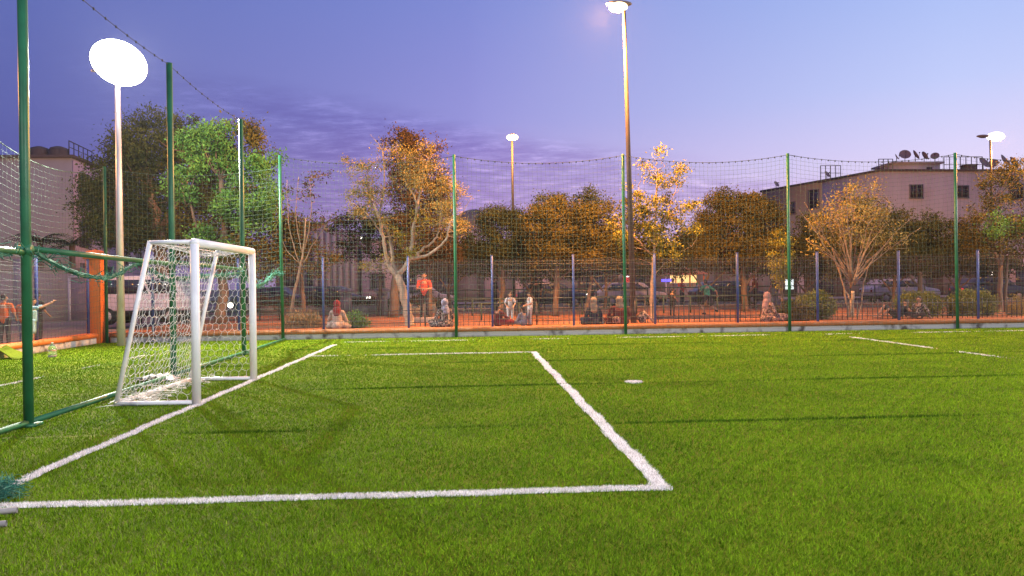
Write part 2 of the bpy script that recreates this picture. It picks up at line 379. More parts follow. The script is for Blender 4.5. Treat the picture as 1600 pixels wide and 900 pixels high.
b = MB(); n = 2600; a = rng.uniform(0, 2*pi, n); r = .125*np.sqrt(rng.uniform(0, 1, n))*(1+.12*np.sin(3*a))
V, F3 = blades(2.41+r*np.cos(a), 11.17+r*np.sin(a), 0, np.full(n, 11.), True); b.add(V, F3)
b.lathe((2.41, 11.17, .004), [(.11, 0), (.001, .001)], 16); tag(b.build('penalty_spot', 'blade_white'), kind='structure')

# ------------------------------------------------------------------ walls around the pitch
WY0, WY1 = 22.02, 22.50
t = thing('base_wall', 'long low wall with orange coping along the far touchline', 'wall', (0, WY0, 0))
def rough_strip(x0, x1, y0, y1, z0, z1, along='x', n=200):
    b = MB(); u = np.linspace(x0, x1, n) if along == 'x' else np.linspace(y0, y1, n)
    V = []
    for k, q in enumerate(u):
        j = .006*sin(q*5.3)+.004*sin(q*17)
        if along == 'x': V += [[q, y0+j, z0], [q, y0+j*.4, z1], [q, y1, z1], [q, y1, z0]]
        else: V += [[x1-j, q, z0], [x1-j*.4, q, z1], [x0, q, z1], [x0, q, z0]]
    f = [[4*k+a, 4*(k+1)+a, 4*(k+1)+(a+1) % 4, 4*k+(a+1) % 4] for k in range(n-1) for a in range(4)]
    f += [[0, 1, 2, 3], [4*n-1, 4*n-2, 4*n-3, 4*n-4]]
    return b.add(V, f)
rough_strip(-10.2, 40, WY0+.05, WY1, -.05, .155).build('concrete_base', 'whitewash', t)
rough_strip(-10.2, 40, WY0, WY1+.01, .157, .27).build('coping', 'orange_worn', t)
t = thing('base_wall', 'low wall with bright orange coping running along the left side of the pitch', 'wall', (-10.5, 15, 0))
rough_strip(-10.72, -10.42, -6, 17.0, -.05, .135, 'y').build('concrete_base', 'whitewash', t)
rough_strip(-10.72, -10.38, -6, 17.0, .137, .28, 'y').build('coping', 'orange', t)
rough_strip(-10.72, -10.42, 17.25, 21.75, -.05, .165, 'y').build('concrete_base', 'whitewash', t)
rough_strip(-10.72, -10.38, 17.25, 21.75, .167, .29, 'y').build('coping', 'orange', t)
MB().box((-10.56, 17.125, .12), (.28, .25, .2)).build('drain_gap', 'black', t)
# corner pillar
p = D(144, 525, 22.0)
t = thing('gate_pillar', 'tall orange square pillar with a wide moulded cap at the far left corner', 'pillar', (-10.55, 21.95, 0))
MB().box((-10.55, 22.0, 1.19), (.36, .36, 2.38)).build('shaft', 'orange', t, bevel=.01)
b = MB().box((-10.55, 22.0, 2.40), (.46, .46, .07)).box((-10.55, 22.0, 2.47), (.58, .58, .07))
b.lathe((-10.55, 22.0, 2.505), [(.34, 0), (.28, .05), (.16, .10), (.001, .13)], 16); b.build('cap', 'orange', t, bevel=.01)

# ------------------------------------------------------------------ welded mesh fences with blue posts
def mesh_fence(label, A, B, posts, z0, z1, mname='wire'):
    A = np.array(A, float); B = np.array(B, float); Ld = np.linalg.norm(B-A); dr = (B-A)/Ld
    t = thing('mesh_fence', label, 'fence', (A[0], A[1], z0))
    for s0, s1 in zip(posts[:-1], posts[1:]):
        b = MB(); k = int((s1-s0-.06)/.05); ss = s0+.05+np.arange(k)*.05
        zs = [z0+.03, z0+.5, z0+.98, z0+1.45, z1-.09, z1]
        P = np.zeros((k, 7, 3)); zz = [z0+.03, z0+.5, z0+1, z0+1.4, z1-.12, z1-.03, z1+.03]
        nn = np.array([-dr[1], dr[0]]); off = [0, 0, 0, 0, 0, .0, -.04]
        for i in range(7):
            P[:, i, :2] = A+dr*ss[:, None]+nn*off[i]; P[:, i, 2] = zz[i]
        b.tubes(P, .0042)
        H = []
        for z in (z0+.06, z0+.22, z0+.42, z0+.62, z0+.82, z0+1.02, z0+1.24, z0+1.44, z0+1.64, z1-.12, z1-.04):
            q = np.zeros((2, 3)); q[:, :2] = [A+dr*(s0+.03), A+dr*(s1-.03)]; q[:, 2] = z+.004*random.random(); H.append(q)
        b.tubes(np.array(H), .0042); b.build('wire_panel', mname, t)
    for s0 in posts:
        c = A+dr*s0; MB().box((c[0], c[1], (z0+z1+.13)/2), (.06, .06, z1-z0+.13)).box((c[0], c[1], z1+.14), (.07, .07, .02)).build('post', 'blue', t)
    return t
bx = [D(x, 450, 22.33)[0] for x in (505, 638, 769, 896, 1023, 1152, 1277, 1404, 1528)]
px = [bx[0]-2.42*k for k in (2, 1)] + bx + [bx[-1]+2.42*k for k in (1, 2, 3)]
mesh_fence('welded mesh fence with blue posts on the far wall in front of the park', (0, 22.33), (1, 22.33), [v for v in px], .27, 2.22)
mesh_fence('welded mesh fence with blue posts standing on the left side wall', (-10.56, 0), (-10.56, 1), [2.0, 4.8, 7.6, 10.4, 13.2, 16.6, 19.1, 21.6], .29, 2.2)
# ------------------------------------------------------------------ tall net fences on green poles
NH = 5.25
def sagline(P0, P1, n, sag, ph=0.):
    u = np.linspace(0, 1, n)[:, None]; q = P0+(P1-P0)*u; q[:, 2] -= sag*4*(u*(1-u))[:, 0]; return q
def net_bay(P0, P1, z0, z1, sag, cell=.125, r=.0022, parent=None, mt='green_cord', seed=0):
    rs = np.random.default_rng(seed); P0 = np.array(P0, float); P1 = np.array(P1, float); Ld = np.linalg.norm(P1-P0)
    nx = int(Ld/cell); nz = int((z1-z0)/cell)
    U, W = np.meshgrid(np.linspace(0, 1, nx+1), np.linspace(0, 1, nz+1), indexing='ij')
    top = z1-sag*4*U*(1-U)
    wv = .03*np.sin(U*7+W*3+seed)*W*(1-W)*4+.012*np.sin(U*23+W*9+seed*2)
    nrm = np.array([-(P1-P0)[1], (P1-P0)[0]])/Ld
    Pt = np.zeros((nx+1, nz+1, 3))
    Ux = U+rs.normal(0, .05*cell/Ld, U.shape)+.01*np.sin(W*5+seed)*W*(1-W)
    Pt[..., 0] = P0[0]+(P1-P0)[0]*Ux+nrm[0]*wv; Pt[..., 1] = P0[1]+(P1-P0)[1]*Ux+nrm[1]*wv
    Pt[..., 2] = z0+(top-z0)*W+rs.normal(0, .004, U.shape)-.05*np.sin(pi*U)*np.sin(pi*W)
    b = MB(); b.tubes(Pt, r); b.tubes(Pt.transpose(1, 0, 2), r); return b.build('netting', mt, parent)
def beaded(P, r=.008, parent=None, mt='cord_dark'):
    b = MB(); b.tube(P, r, 5)
    for q in P[1:-1:1]:
        b.ell(q+np.array([0, 0, -.01]), (.02, .02, .028), 6, 5)
    return b.build('top_rope', mt, parent)
rx = [-10.2, -5.35, -.42, 4.48, 9.38, 14.48, 19.5, 24.5]
RY = 21.88
t = thing('ball_stop_net', 'tall ball stop net on green poles along the far side of the pitch', 'net fence', (-10.2, RY, 0))
for k, x in enumerate(rx):
    h = NH if k else 4.95
    MB().tube([(x+.02*(k % 2), RY, -.02), (x, RY, h/2), (x, RY, h)], .045, 10).build('pole', 'green', t, smooth=True)
for k in range(len(rx)-1):
    z1 = NH-.04 if k else 4.9; A = (rx[k], RY); B = (rx[k+1], RY)
    net_bay(A, B, .15, z1, .22, .125, .0030 if k else .0042, t, 'green_cord', seed=k+3)
    beaded(sagline(np.array([A[0], A[1], z1]), np.array([B[0], B[1], z1]), 26, .22), .007, t, 'cord_dark' if k else 'green_cord')
t = thing('ball_stop_net', 'tall ball stop net of pale cord along the left side wall', 'net fence', (-10.2, 16, 0))
ly = [1.0, 6.2, 11.4, 16.6, RY-.06]
for k in range(4):
    h = NH
    if k: MB().tube([(-10.2, ly[k], -.02), (-10.2, ly[k], h)], .045, 10).build('pole', 'green', t, smooth=True)
    net_bay((-10.2, ly[k]), (-10.2, ly[k+1]), .3, 4.9, .42, .15, .0025, t, 'green_cord', seed=k+31)
    P = sagline(np.array([-10.2, ly[k], 4.9]), np.array([-10.2, ly[k+1], 4.9]), 26, .42); MB().tube(P, .010, 5).build('top_rope', 'green_cord', t)
# the row of poles close behind the goal: top rope, mid rail, ground rail; its lower netting is rolled up on the rail
t = thing('goal_back_fence', 'row of tall green poles with a waist rail close behind the goal', 'pole fence', (-4.9, 8.5, 0))
ipy = [4.2, 8.5, 12.95, 17.2, 21.6]; ipx = [-4.75, -4.8, -4.96, -5.05, -5.2]
for x, y in zip(ipx[:-1], ipy[:-1]):
    MB().tube([(x, y, -.02), (x, y, 2.6), (x, y, NH)], .05, 12).build('pole', 'green', t, smooth=True)
    MB().box((x, y, .03), (.2, .2, .03)).build('foot_plate', 'green', t); MB().tube([(x-.055, y, 1.92), (x+.055, y, 1.92)], .065, 10).build('collar', 'green', t)
for k in range(3):
    A = np.array([ipx[k], ipy[k], NH-.03]); B = np.array([ipx[k+1], ipy[k+1], NH-.03])
    P = sagline(A, B, 40, .07); b = MB(); b.tube(P, .0045, 5)
    for q in P[::3]+rng.normal(0, .03, P[::3].shape)*np.array([0, 1, 0]): b.ell(q, (.013, .02, .022), 6, 5)
    b.build('top_rope', 'cord_dark', t)
for k in range(3):
    A = np.array([ipx[k], ipy[k], 1.94]); B = np.array([ipx[k+1], ipy[k+1], 1.90])
    MB().tube([A, B], .035, 10).build('mid_rail', 'green', t, smooth=True)
for k in range(3):
    A = np.array([ipx[k], ipy[k], .055]); B = np.array([ipx[k+1], ipy[k+1], .055])
    MB().tube([A, B], .032, 10).build('ground_rail', 'green', t, smooth=True)
MB().tube([np.array([ipx[3], ipy[3], .055]), np.array([ipx[4], ipy[4], .055])], .032, 10).build('ground_rail', 'green', t, smooth=True)
def rolled_net(label, pts, thick, n=26, seed=1):
    rs = np.random.default_rng(seed); P = np.array(pts, float)
    d = np.concatenate([[0], np.cumsum(np.linalg.norm(np.diff(P, axis=0), axis=1))]); u = np.linspace(0, d[-1], 70)
    Q = np.stack([np.interp(u, d, P[:, i]) for i in range(3)], 1)
    for _ in range(4): Q[1:-1] = (Q[:-2]+Q[1:-1]+Q[2:])/3
    S = []
    for k in range(n):
        off = np.stack([np.convolve(rs.normal(0, 1, 78), np.ones(9)/3, 'valid')[:70] for _ in range(3)], 1)*thick
        S.append(Q+off*np.array([.7, .4, .8]))
    b = MB(); b.tubes(np.array(S), .006)
    for k in range(260):                 # loose loops of mesh
        i = rs.integers(2, 68); c = Q[i]+rs.normal(0, thick*1.2, 3); b.tubes(np.array([[c, c+rs.normal(0, .05, 3), c+rs.normal(0, .06, 3)]]), .005)
    return tag(b.build('rolled_net', 'bunch'), label, 'netting', 'lengths of rolled up green netting')
rolled_net('green netting gathered in a hanging swag on the rail left of the goal', [(-4.76, 4.2, 1.75), (-4.78, 6.2, 1.62), (-4.8, 7.5, 1.72), (-4.8, 8.35, 1.93), (-4.8, 8.5, 2.0), (-4.8, 8.8, 1.86), (-4.84, 9.6, 1.68), (-4.88, 10.5, 1.62), (-4.9, 11.2, 1.78), (-4.92, 11.6, 1.92), (-4.93, 12.0, 1.78), (-4.96, 12.8, 1.62)], .016)
rolled_net('green netting rolled on the rail to the right behind the goal', [(-4.98, 13.2, 1.66), (-5, 14.5, 1.72), (-5.03, 15.6, 1.74), (-5.05, 17.2, 1.84), (-5.08, 18.0, 1.5), (-5.15, 19.4, 1.62), (-5.2, 20.4, 1.88), (-5.25, 21.7, 1.86)], .02, seed=4)

# ------------------------------------------------------------------ the goal
g = thing('football_goal', 'white metal football goal with a white net standing on the goal line', 'goal', (-3.5, 11.14, 0))
GX, Y0, Y1, HH, BX, TX = -3.5, 9.87, 12.42, 2.07, -4.50, -4.05
for y in (Y0, Y1): MB().tube([(GX, y, .0), (GX, y, HH-.02)], .055, 18).ell((GX, y, HH), (.056, .056, .056), 14, 9).build('post', 'white_paint', g, smooth=True)
MB().tube([(GX, Y0, HH), (GX, Y1, HH)], .055, 18).build('crossbar', 'white_paint', g, smooth=True)
for y in (Y0, Y1):
    MB().tube([(GX, y, HH+.01), (TX, y, HH+.005)], .028, 10).build('top_arm', 'white_paint', g, smooth=True)
    MB().tube([(TX, y, HH+.02), (BX, y, .02)], .030, 10).build('back_stay', 'white_paint', g, smooth=True)
    MB().tube([(GX, y, .035), (BX, y, .035)], .030, 10).build('ground_arm', 'white_paint', g, smooth=True)
MB().tube([(BX, Y0, .035), (BX, Y1, .035)], .028, 10).build('ground_bar', 'white_paint', g, smooth=True)
MB().tube([(TX, Y0, HH), (TX, Y1, HH)], .006, 6).build('top_cord', 'white_paint', g)
def hexnet(S, Lu, Lv, a, r=.0032, jit=.12, seed=0, name='net'):
    # S(u, v) with u in 0..Lu, v in 0..Lv metres; honeycomb of side a
    rs = np.random.default_rng(seed); E = []; nodes = {}
    def nd(i, j, x, y):
        k = (round(x/a*4), round(y/a*4))
        if k not in nodes: nodes[k] = (min(max(x+rs.normal(0, jit*a), 0), Lu), min(max(y+rs.normal(0, jit*a), 0), Lv))
        return nodes[k]
    h3 = a*sqrt(3)
    for j in range(int(Lv/(1.5*a))+2):
        for i in range(int(Lu/h3)+2):
            cx = i*h3+(j % 2)*h3/2; cy = j*1.5*a
            pts = [(cx+a*sin(pi/3*k), cy+a*cos(pi/3*k)) for k in range(4)]
            for k in range(3):
                (x0, y0), (x1, y1) = pts[k], pts[k+1]
                if min(x0, x1) > Lu or min(y0, y1) > Lv or max(x0, x1) < 0 or max(y0, y1) < 0: continue
                E.append([nd(0, 0, x0, y0), nd(0, 0, x1, y1)])
    P = np.array([[S(*e[0]), (np.array(S(*e[0]))+np.array(S(*e[1])))/2+rs.normal(0, .006, 3), S(*e[1])] for e in E])
    return MB().tubes(P, r).build(name, 'goal_net', g)
def side(y, sg):
    def S(u, v):
        w = v/HH; xb = BX+(TX-BX)*w; x = GX+(xb-GX)*(u/1.0)
        return (x, y+sg*.07*sin(pi*u)*sin(pi*w)+.02*sin(u*9+v*7), max(.02, v))
    return S
hexnet(side(Y0, -1), 1.0, HH, .072, seed=1, name='side_net', jit=.16)
hexnet(side(Y1, 1), 1.0, HH, .072, seed=2, name='side_net')
LB = Y1-Y0
def back(u, v):
    w = v/2.15; x = BX+(TX-BX)*w; sg = sin(pi*u/LB)
    return (x-.02+.10*sg*sin(pi*min(w*1.1, 1)), Y0+u+.02*sin(v*8+u*3), max(.02, HH*w-.05*sg*w))
hexnet(back, LB, 2.15, .075, seed=3, name='back_net')
hexnet(lambda u, v: (GX-.03-(GX-TX-.03)*v/.55*1.0, Y0+u, HH-.02-.10*sin(pi*u/LB)*sin(pi*min(v/.55, 1))), LB, .55, .07, seed=4, name='roof_net')
# slack net heaped on the ground inside
b = MB(); n = 240; c = np.stack([rng.uniform(BX+.02, BX+.42, n), rng.uniform(Y0+.02, Y1-.1, n)**1.0, rng.uniform(.03, .10, n)], 1)
c[:, 1] = Y0+.05+(rng.uniform(0, 1, n)**1.8)*(LB-.1)
b.tubes(np.stack([c, c+rng.normal(0, .06, (n, 3))*[1, 1, .3], c+rng.normal(0, .11, (n, 3))*[1, 1, .3]], 1), .003); b.build('slack_net', 'goal_net', g)

# crumpled white sheet on the turf behind the goal
b = MB(); nx, ny = 16, 11; V = []
for j in range(ny):
    for i in range(nx):
        V.append([-5.1+.62*i/(nx-1)-.31+.02*random.random(), 12.35+.42*j/(ny-1)+.03*random.random(), .03+.10*random.random()*sin(pi*i/(nx-1))])
b.add(V, [[j*nx+i, j*nx+i+1, (j+1)*nx+i+1, (j+1)*nx+i] for j in range(ny-1) for i in range(nx-1)])
o = b.build('plastic_sheet', 'white_cloth'); tag(o, 'crumpled white plastic sheet lying on the turf behind the goal', 'plastic sheet')
o.modifiers.new('thick', 'SOLIDIFY').thickness = .006
# water jug by the left wall
jx, jy = -9.35, 17.5
t = thing('water_jug', 'clear empty plastic water jug on the turf by the left wall', 'jug', (jx, jy, 0))
MB().lathe((jx, jy, .0), [(.001, .01), (.085, .01), (.092, .04), (.09, .12), (.083, .13), (.09, .145), (.09, .20), (.06, .26), (.024, .285), (.024, .31)], 18).build('bottle', 'clear', t, smooth=True)
MB().tube([(jx, jy, .305), (jx, jy, .33)], .026, 12).build('cap', 'white_cloth', t)
# loose flap of turf leaning by the drain
b = MB(); V = []
for j in range(7):
    for i in range(9):
        q = i/8; V.append([-10.33+.55*q, 17.0+.10*j+.05*sin(q*4), .26*(1-q)**1.6+.025*sin(j*1.7+q*6)+.015])
b.add(V, [[j*9+i, j*9+i+1, (j+1)*9+i+1, (j+1)*9+i] for j in range(6) for i in range(8)])
o = b.build('turf_offcut', 'turf'); tag(o, 'loose piece of turf leaning on the left wall beside the jug', 'turf offcut'); o.modifiers.new('thick', 'SOLIDIFY').thickness = .02
# near left corner: rolled net heap and two pipe ends
c0 = G(-12, 785)
b = MB(); rs = np.random.default_rng(5); n = 420
a0 = np.stack([c0[0]+rs.normal(-.03, .07, n), c0[1]+rs.normal(.05, .09, n), rs.uniform(.03, .12, n)], 1)
b.tubes(np.stack([a0, a0+rs.normal(0, .03, (n, 3)), a0+rs.normal([.03, 0, 0], [.06, .05, .03], (n, 3))], 1), .0022)
tag(b.build('net_heap', 'bunch'), 'teal green netting heap at the near end of the goal line', 'netting')
for k, (x, y) in enumerate(((27, 797), (10, 818))):
    e = G(x, y, .03); d = np.array([-.96, -.25, 0])
    b = MB(); b.tube([e, e+d*.9], .020, 14, cap=False); b.tube([e+d*.002, e+d*.9], .0165, 14, cap=False)
    t = tag(b.build('pipe', 'concrete', smooth=True), ('grey pipe with an open end lying against the green net heap', 'grey open pipe nearest the camera at the left edge of the turf')[k], 'pipe')

# ------------------------------------------------------------------ floodlights
def floodlight(label, x, y, h, target, power, tilt=-1):
    t = thing('floodlight', label, 'floodlight', (x, y, 0), 'floodlights around the pitch')
    MB().tube([(x, y, 0), (x, y, h*.5), (x, y, h-.25)], [.105, .085, .065], 14).build('mast', 'galv', t, smooth=True)
    d = np.array([target[0]-x, target[1]-y, 0.]); d /= np.linalg.norm(d); sd = np.array([d[1], -d[0], 0])
    MB().tube([np.array([x, y, h-.28])-sd*.62, np.array([x, y, h-.28])+sd*.62], .035, 8).build('crossarm', 'galv', t)
    nrm = np.array([d[0], d[1], -.30]); nrm /= np.linalg.norm(nrm); up = np.cross(sd, nrm); up *= np.sign(up[2])
    u_ = sd*cos(.30)-up*sin(.30)*tilt; v_ = np.cross(nrm, u_); c = np.array([x, y, h-.02])+d*.20
    def oval(o, a_, b_, k=36): return [o+u_*a_*cos(q)+v_*b_*sin(q) for q in np.linspace(0, 2*pi, k, endpoint=False)]
    def loft(rings):
        k = len(rings[0]); V = np.vstack(rings); q = [[i*k+j, i*k+(j+1) % k, (i+1)*k+(j+1) % k, (i+1)*k+j] for i in range(len(rings)-1) for j in range(k)]
        return MB().add(V, q, [list(range(k))[::-1]], [list(range((len(rings)-1)*k, len(rings)*k))])
    hd = loft([oval(c-nrm*.18, .4, .3), oval(c-nrm*.12, .64, .50), oval(c, .73, .58)]).build('lamp_head', 'lamp_body', t)
    loft([oval(c+nrm*.003, .71, .565), oval(c+nrm*.05, .66, .52), oval(c+nrm*.08, .5, .36)]).build('lens', 'led', hd, smooth=True)  # oval lens shaped and sized to imitate the lamp's glare
    lamp_light('flood_lamp', np.array([x, y, h-.05])+d*.62, power, LED, .14, target, 158, t)
    return t
floodlight('floodlight mast with a dazzling white lamp cluster at the far left corner', -9.3, 20.75, 7.5, (2.5, 5.5, 0), 18500)
lamp_light('flood_spill', (-8.9, 21.7, 7.3), 2000, LED, .3, (-6.5, 28, 4.6), 120, bpy.data.objects['floodlight'])  # added light without a head of its own, brightens the green tree
floodlight('floodlight mast beside the near touchline', 9.5, -3.0, 8.5, (4, 9, 0), 8600)
floodlight('floodlight mast at the far right corner', 29, 21.0, 8.5, (8, 11, 0), 10000)
floodlight('floodlight mast behind the near left corner', -9.0, -2.5, 8.5, (1, 12, 0), 1500)

# ------------------------------------------------------------------ street lamps
def street_lamp(label, base, top, arms, power, glass='sodium', r=(.10, .05), color=SODIUM, mm='rust_pole', br=1.):
    t = thing('street_lamp', label, 'street lamp', (base[0], base[1], base[2]), 'street lamps beyond the pitch')
    base = np.array(base, float); top = np.array(top, float)
    MB().tube([base, (base+top)/2, top], [r[0], (r[0]+r[1])/2, r[1]], 12).build('mast', mm, t, smooth=True)
    for (dx, dz, lit, az) in arms:
        d = np.array([cos(az), sin(az), 0])
        e = top+d*dx+np.array([0, 0, dz])
        MB().tube([top-np.array([0, 0, .05]), top+d*dx*.5+np.array([0, 0, dz*.8]), e], .035, 8).build('arm', 'rust_pole', t)
        V = MB(); V.ell(e+d*.28, (.42 if abs(cos(az)) > .5 else .18, .42 if abs(sin(az)) > .5 else .18, .09), 16, 9)
        hd = V.build('lamp_head', 'lamp_body', t, smooth=True)
        if lit: MB().ell(e+d*.30+np.array([0, 0, -.10]), (.30*br, .24*br, .16*br), 16, 9).build('bowl', glass, hd, smooth=True)  # br swells the bowl to imitate the lamp's glow
        else: MB().ell(e+d*.30+np.array([0, 0, -.05]), (.26, .14, .07), 14, 7).build('bowl', 'window', hd, smooth=True)
        if lit: lamp_light('lamp_glow', e+d*.85+np.array([0, 0, -.45]), power, color, .12, parent=t)
    return t
p0 = D(990, 512, 23.6); p1 = D(975, 14, 23.6)
street_lamp('tallest brown street lamp just behind the mesh fence with its head at the top edge', (p0[0], p0[1], GZ), p1+np.array([0, 0, .12]), [(-.12, .04, True, pi)], 18000)
p1 = D(800, 214, 43); street_lamp('slim dark street lamp rising behind the dark round tree, halfway along', (p1[0], p1[1], .1), (p1[0], p1[1], p1[2]), [(.02, .02, True, -pi/2)], 2500, r=(.09, .06), mm='iron', br=1.15)
p1 = D(1547, 214, 44); street_lamp('double armed street lamp above the roofs at the right edge', (p1[0]+.2, p1[1], .1), p1, [(.15, .05, False, pi), (.05, .12, True, 0)], 3500, 'sodium_pink', r=(.09, .055), br=1.7)
# sodium lamps added out of frame to light the left side and the park
street_lamp('added street lamp beyond the left edge of the picture', (-17.5, 20.5, .1), (-17.5, 20.5, 8.6), [(.4, .1, True, 0)], 3600)
street_lamp('added street lamp lighting the park from beyond the right edge', (22, 24.5, GZ), (22, 24.5, 8.5), [(.4, .1, True, pi)], 4500)

# ================================================================== TREES AND PLANTS
def foliage(ells, depth, mt, leaf=.09, clumps=1.0, per=60, spread=.16, parent=None, name='crown', aspect=.45, seed=0, shell=.55, flat=.8, jag=.16, droop=0.):
    rs = np.random.default_rng(seed); VV = []; centres = []
    clumps = clumps*3.3; per = per*2.5; leaf = leaf*.86; spread = spread*1.08
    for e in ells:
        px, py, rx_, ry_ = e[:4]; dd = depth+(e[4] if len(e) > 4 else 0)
        c = D(px, py, dd); sx = rx_*dd/FPX; sz = ry_*dd/FPX; sy = max(sx*flat, .25)
        n = max(3, int(clumps*(sx*sz+sx*sy+sy*sz)*4.2))
        v = rs.normal(0, 1, (n, 3)); v /= np.linalg.norm(v, axis=1)[:, None]
        rr_ = (shell+(1-shell)*rs.uniform(0, 1, n)**.6)*(1+rs.normal(0, jag, n).clip(-2*jag, 2*jag))
        k = c+v*rr_[:, None]*np.array([sx, sy, sz]); centres.append(k)
    K = np.vstack(centres); n = len(K)
    m = (per*rs.uniform(.4, 1.5, n)).astype(int); idx = np.repeat(np.arange(n), m); tot = len(idx)
    sz_ = spread*rs.uniform(.6, 1.4, n)[idx][:, None]
    P = K[idx]+rs.normal(0, 1, (tot, 3))*sz_*np.array([1, 1, .75])
    a = rs.normal(0, 1, (tot, 3)); a[:, 2] -= droop; a /= np.linalg.norm(a, axis=1)[:, None]
    b = np.cross(a, rs.normal(0, 1, (tot, 3))); b /= np.linalg.norm(b, axis=1)[:, None]+1e-9
    ln = leaf*rs.uniform(.6, 1.35, tot)[:, None]; wd = ln*aspect*.5
    V = np.stack([P-a*ln*.5, P+b*wd, P+a*ln*.5, P-b*wd], 1).reshape(-1, 3)
    return mk(name, V, [np.arange(tot*4).reshape(-1, 4)], mt, parent), K
def limb_pts(pl, depth, dj=0., r0=.1, r1=.04):
    n = len(pl); P = [D(p[0], p[1], depth+dj*i/(n-1)+(p[2] if len(p) > 2 else 0)) for i, p in enumerate(pl)]
    P = np.array(P)
    if n > 2:
        t = np.arange(n); u = np.linspace(0, n-1, (n-1)*4+1)
        P = np.stack([np.interp(u, t, P[:, i]) for i in range(3)], 1)
        for _ in range(3): P[1:-1] = (P[:-2]+2*P[1:-1]+P[2:])/4
    return P
def tree(kind, label, depth, trunk, limbs, layers, bark='bark', twigs=50, twr=.012, seed=0, cat='tree', tw_name='branches', extra=None, gz=None):
    rs = np.random.default_rng(seed+100)
    base = D(trunk[0][0], trunk[0][1], depth); base[2] = GZ if gz is None else gz
    t = thing(kind, label, cat, base)
    T = limb_pts([p[:2] for p in trunk], depth); T[0] = base-np.array([0, 0, .03])
    k = len(T); r = np.linspace(trunk[0][2], trunk[-1][2], k); r[0] *= 1.25
    j = rs.normal(0, .012, T.shape)*r[0]/.12; j[0] = 0; MB().tube(T+j, r, 12).build('trunk', bark, t, smooth=True)
    allp = [T[k//3:]]; LB_ = MB()
    for l in limbs:
        P = limb_pts([p[:2] for p in l[0]], depth, l[3] if len(l) > 3 else 0); P = P+np.vstack([np.zeros(3), rs.normal(0, .015, (len(P)-1, 3))])
        LB_.tube(P, np.linspace(l[1], l[2], len(P)), 8); allp.append(P)
    S = np.vstack(allp)
    for i, ly in enumerate(layers):
        kw = dict(ly); ells = kw.pop('ells'); mt = kw.pop('mt'); tw = kw.pop('twigs', twigs)
        o, K = foliage(ells, depth, mt, parent=t, seed=seed*7+i, name='crown' if i == 0 else 'leaf_cluster', **kw)
        if len(K) and tw:
            for c in K[rs.permutation(len(K))[:tw]]:
                d = np.linalg.norm(S-c, axis=1)+np.where(S[:, 2] > c[2]-.1, 1.5, 0); q = S[np.argmin(d)]
                mid = (q+c)/2+rs.normal(0, .08, 3)+np.array([0, 0, -.06])
                LB_.tube([q, mid, c], [twr*1.6, twr, twr*.4], 4, cap=False)
    if extra: extra(LB_, S, t, rs)
    if LB_.V: LB_.build(tw_name, bark, t, smooth=True)
    return t
# big mass at the left: dark tree, then the green lit tree and a small one in front
tree('broadleaf_tree', 'large dark broad tree at the left, tallest crown behind the floodlight mast', 31, [(262, 497, .30), (256, 420, .24), (246, 345, .2), (232, 290, .14)],
     [([(250, 370), (215, 320), (185, 270)], .12, .04, .6), ([(248, 360), (290, 300), (300, 240)], .12, .04, -.5), ([(262, 420), (300, 380), (330, 340)], .1, .04, -.8)],
     [dict(ells=[(210, 245, 42, 58), (250, 225, 35, 48, .5), (185, 300, 50, 58), (235, 330, 60, 55, 1), (300, 235, 40, 45, .8), (150, 315, 28, 32), (170, 355, 38, 22), (195, 210, 22, 24), (265, 200, 20, 26)], mt='leaf_mossy', leaf=.13, clumps=1.0, per=55, spread=.2),
      dict(ells=[(240, 300, 70, 80, .5), (290, 330, 60, 60, 1.5), (215, 365, 60, 26)], mt='leaf_dark', leaf=.13, clumps=.7, per=55, spread=.2, twigs=10)], seed=1, twr=.02)  # leaf_dark layer paints the shade inside this crown
tree('broadleaf_tree', 'bright green lit tree with hanging clumps left of the corner of the net', 27.5, [(345, 505, .2), (348, 440, .16), (350, 350, .12), (345, 280, .08)],
     [([(348, 420), (310, 370), (295, 300)], .08, .03, -.4), ([(350, 400), (395, 340), (410, 290)], .08, .03, .3)],
     [dict(ells=[(305, 235, 26, 34, -.3), (335, 215, 28, 24), (400, 290, 34, 44, -.6), (385, 330, 44, 34, -.4), (290, 290, 24, 30, -.3), (425, 262, 18, 20), (350, 260, 30, 30, .5), (330, 380, 30, 24, -.4)], mt='leaf_green', leaf=.13, clumps=1.25, per=60, spread=.16, droop=.6),
      dict(ells=[(370, 215, 36, 28, .8), (345, 320, 55, 70, 1.0), (400, 370, 50, 40, .5), (300, 380, 40, 40, .7), (392, 405, 52, 34, .4), (395, 225, 16, 20, .8)], mt='leaf_olive', leaf=.13, clumps=.9, per=55, spread=.18, twigs=16)], seed=2, twr=.018)
tree('young_tree', 'sparse young tree with few reddish leaves right of the net corner', 25.2, [(453, 510, .06), (459, 455, .045), (474, 400, .035), (478, 340, .02)],
     [([(472, 420), (452, 370), (448, 280)], .022, .006), ([(474, 410), (490, 380), (520, 335)], .022, .006, .3), ([(474, 400), (462, 350), (466, 275)], .02, .006), ([(476, 390), (487, 330), (484, 280)], .018, .005, -.3), ([(472, 415), (450, 395), (440, 375)], .018, .005)],
     [dict(ells=[(466, 285, 26, 16), (482, 300, 18, 14), (445, 310, 10, 26), (500, 335, 12, 12), (498, 272, 14, 8), (515, 345, 14, 10)], mt='leaf_brown', leaf=.11, clumps=.55, per=14, spread=.13, shell=.1)], bark='bark_bare', twigs=36, seed=3, twr=.006)
tree('broadleaf_tree', 'low orange lit bushy tree behind the sparse young tree', 29, [(474, 500, .10), (472, 440, .08), (470, 400, .05)], [],
     [dict(ells=[(455, 385, 34, 42), (470, 360, 26, 26), (485, 405, 34, 24), (448, 345, 14, 18)], mt='leaf_olive', leaf=.11, clumps=1.1, per=55, spread=.16)], seed=4)
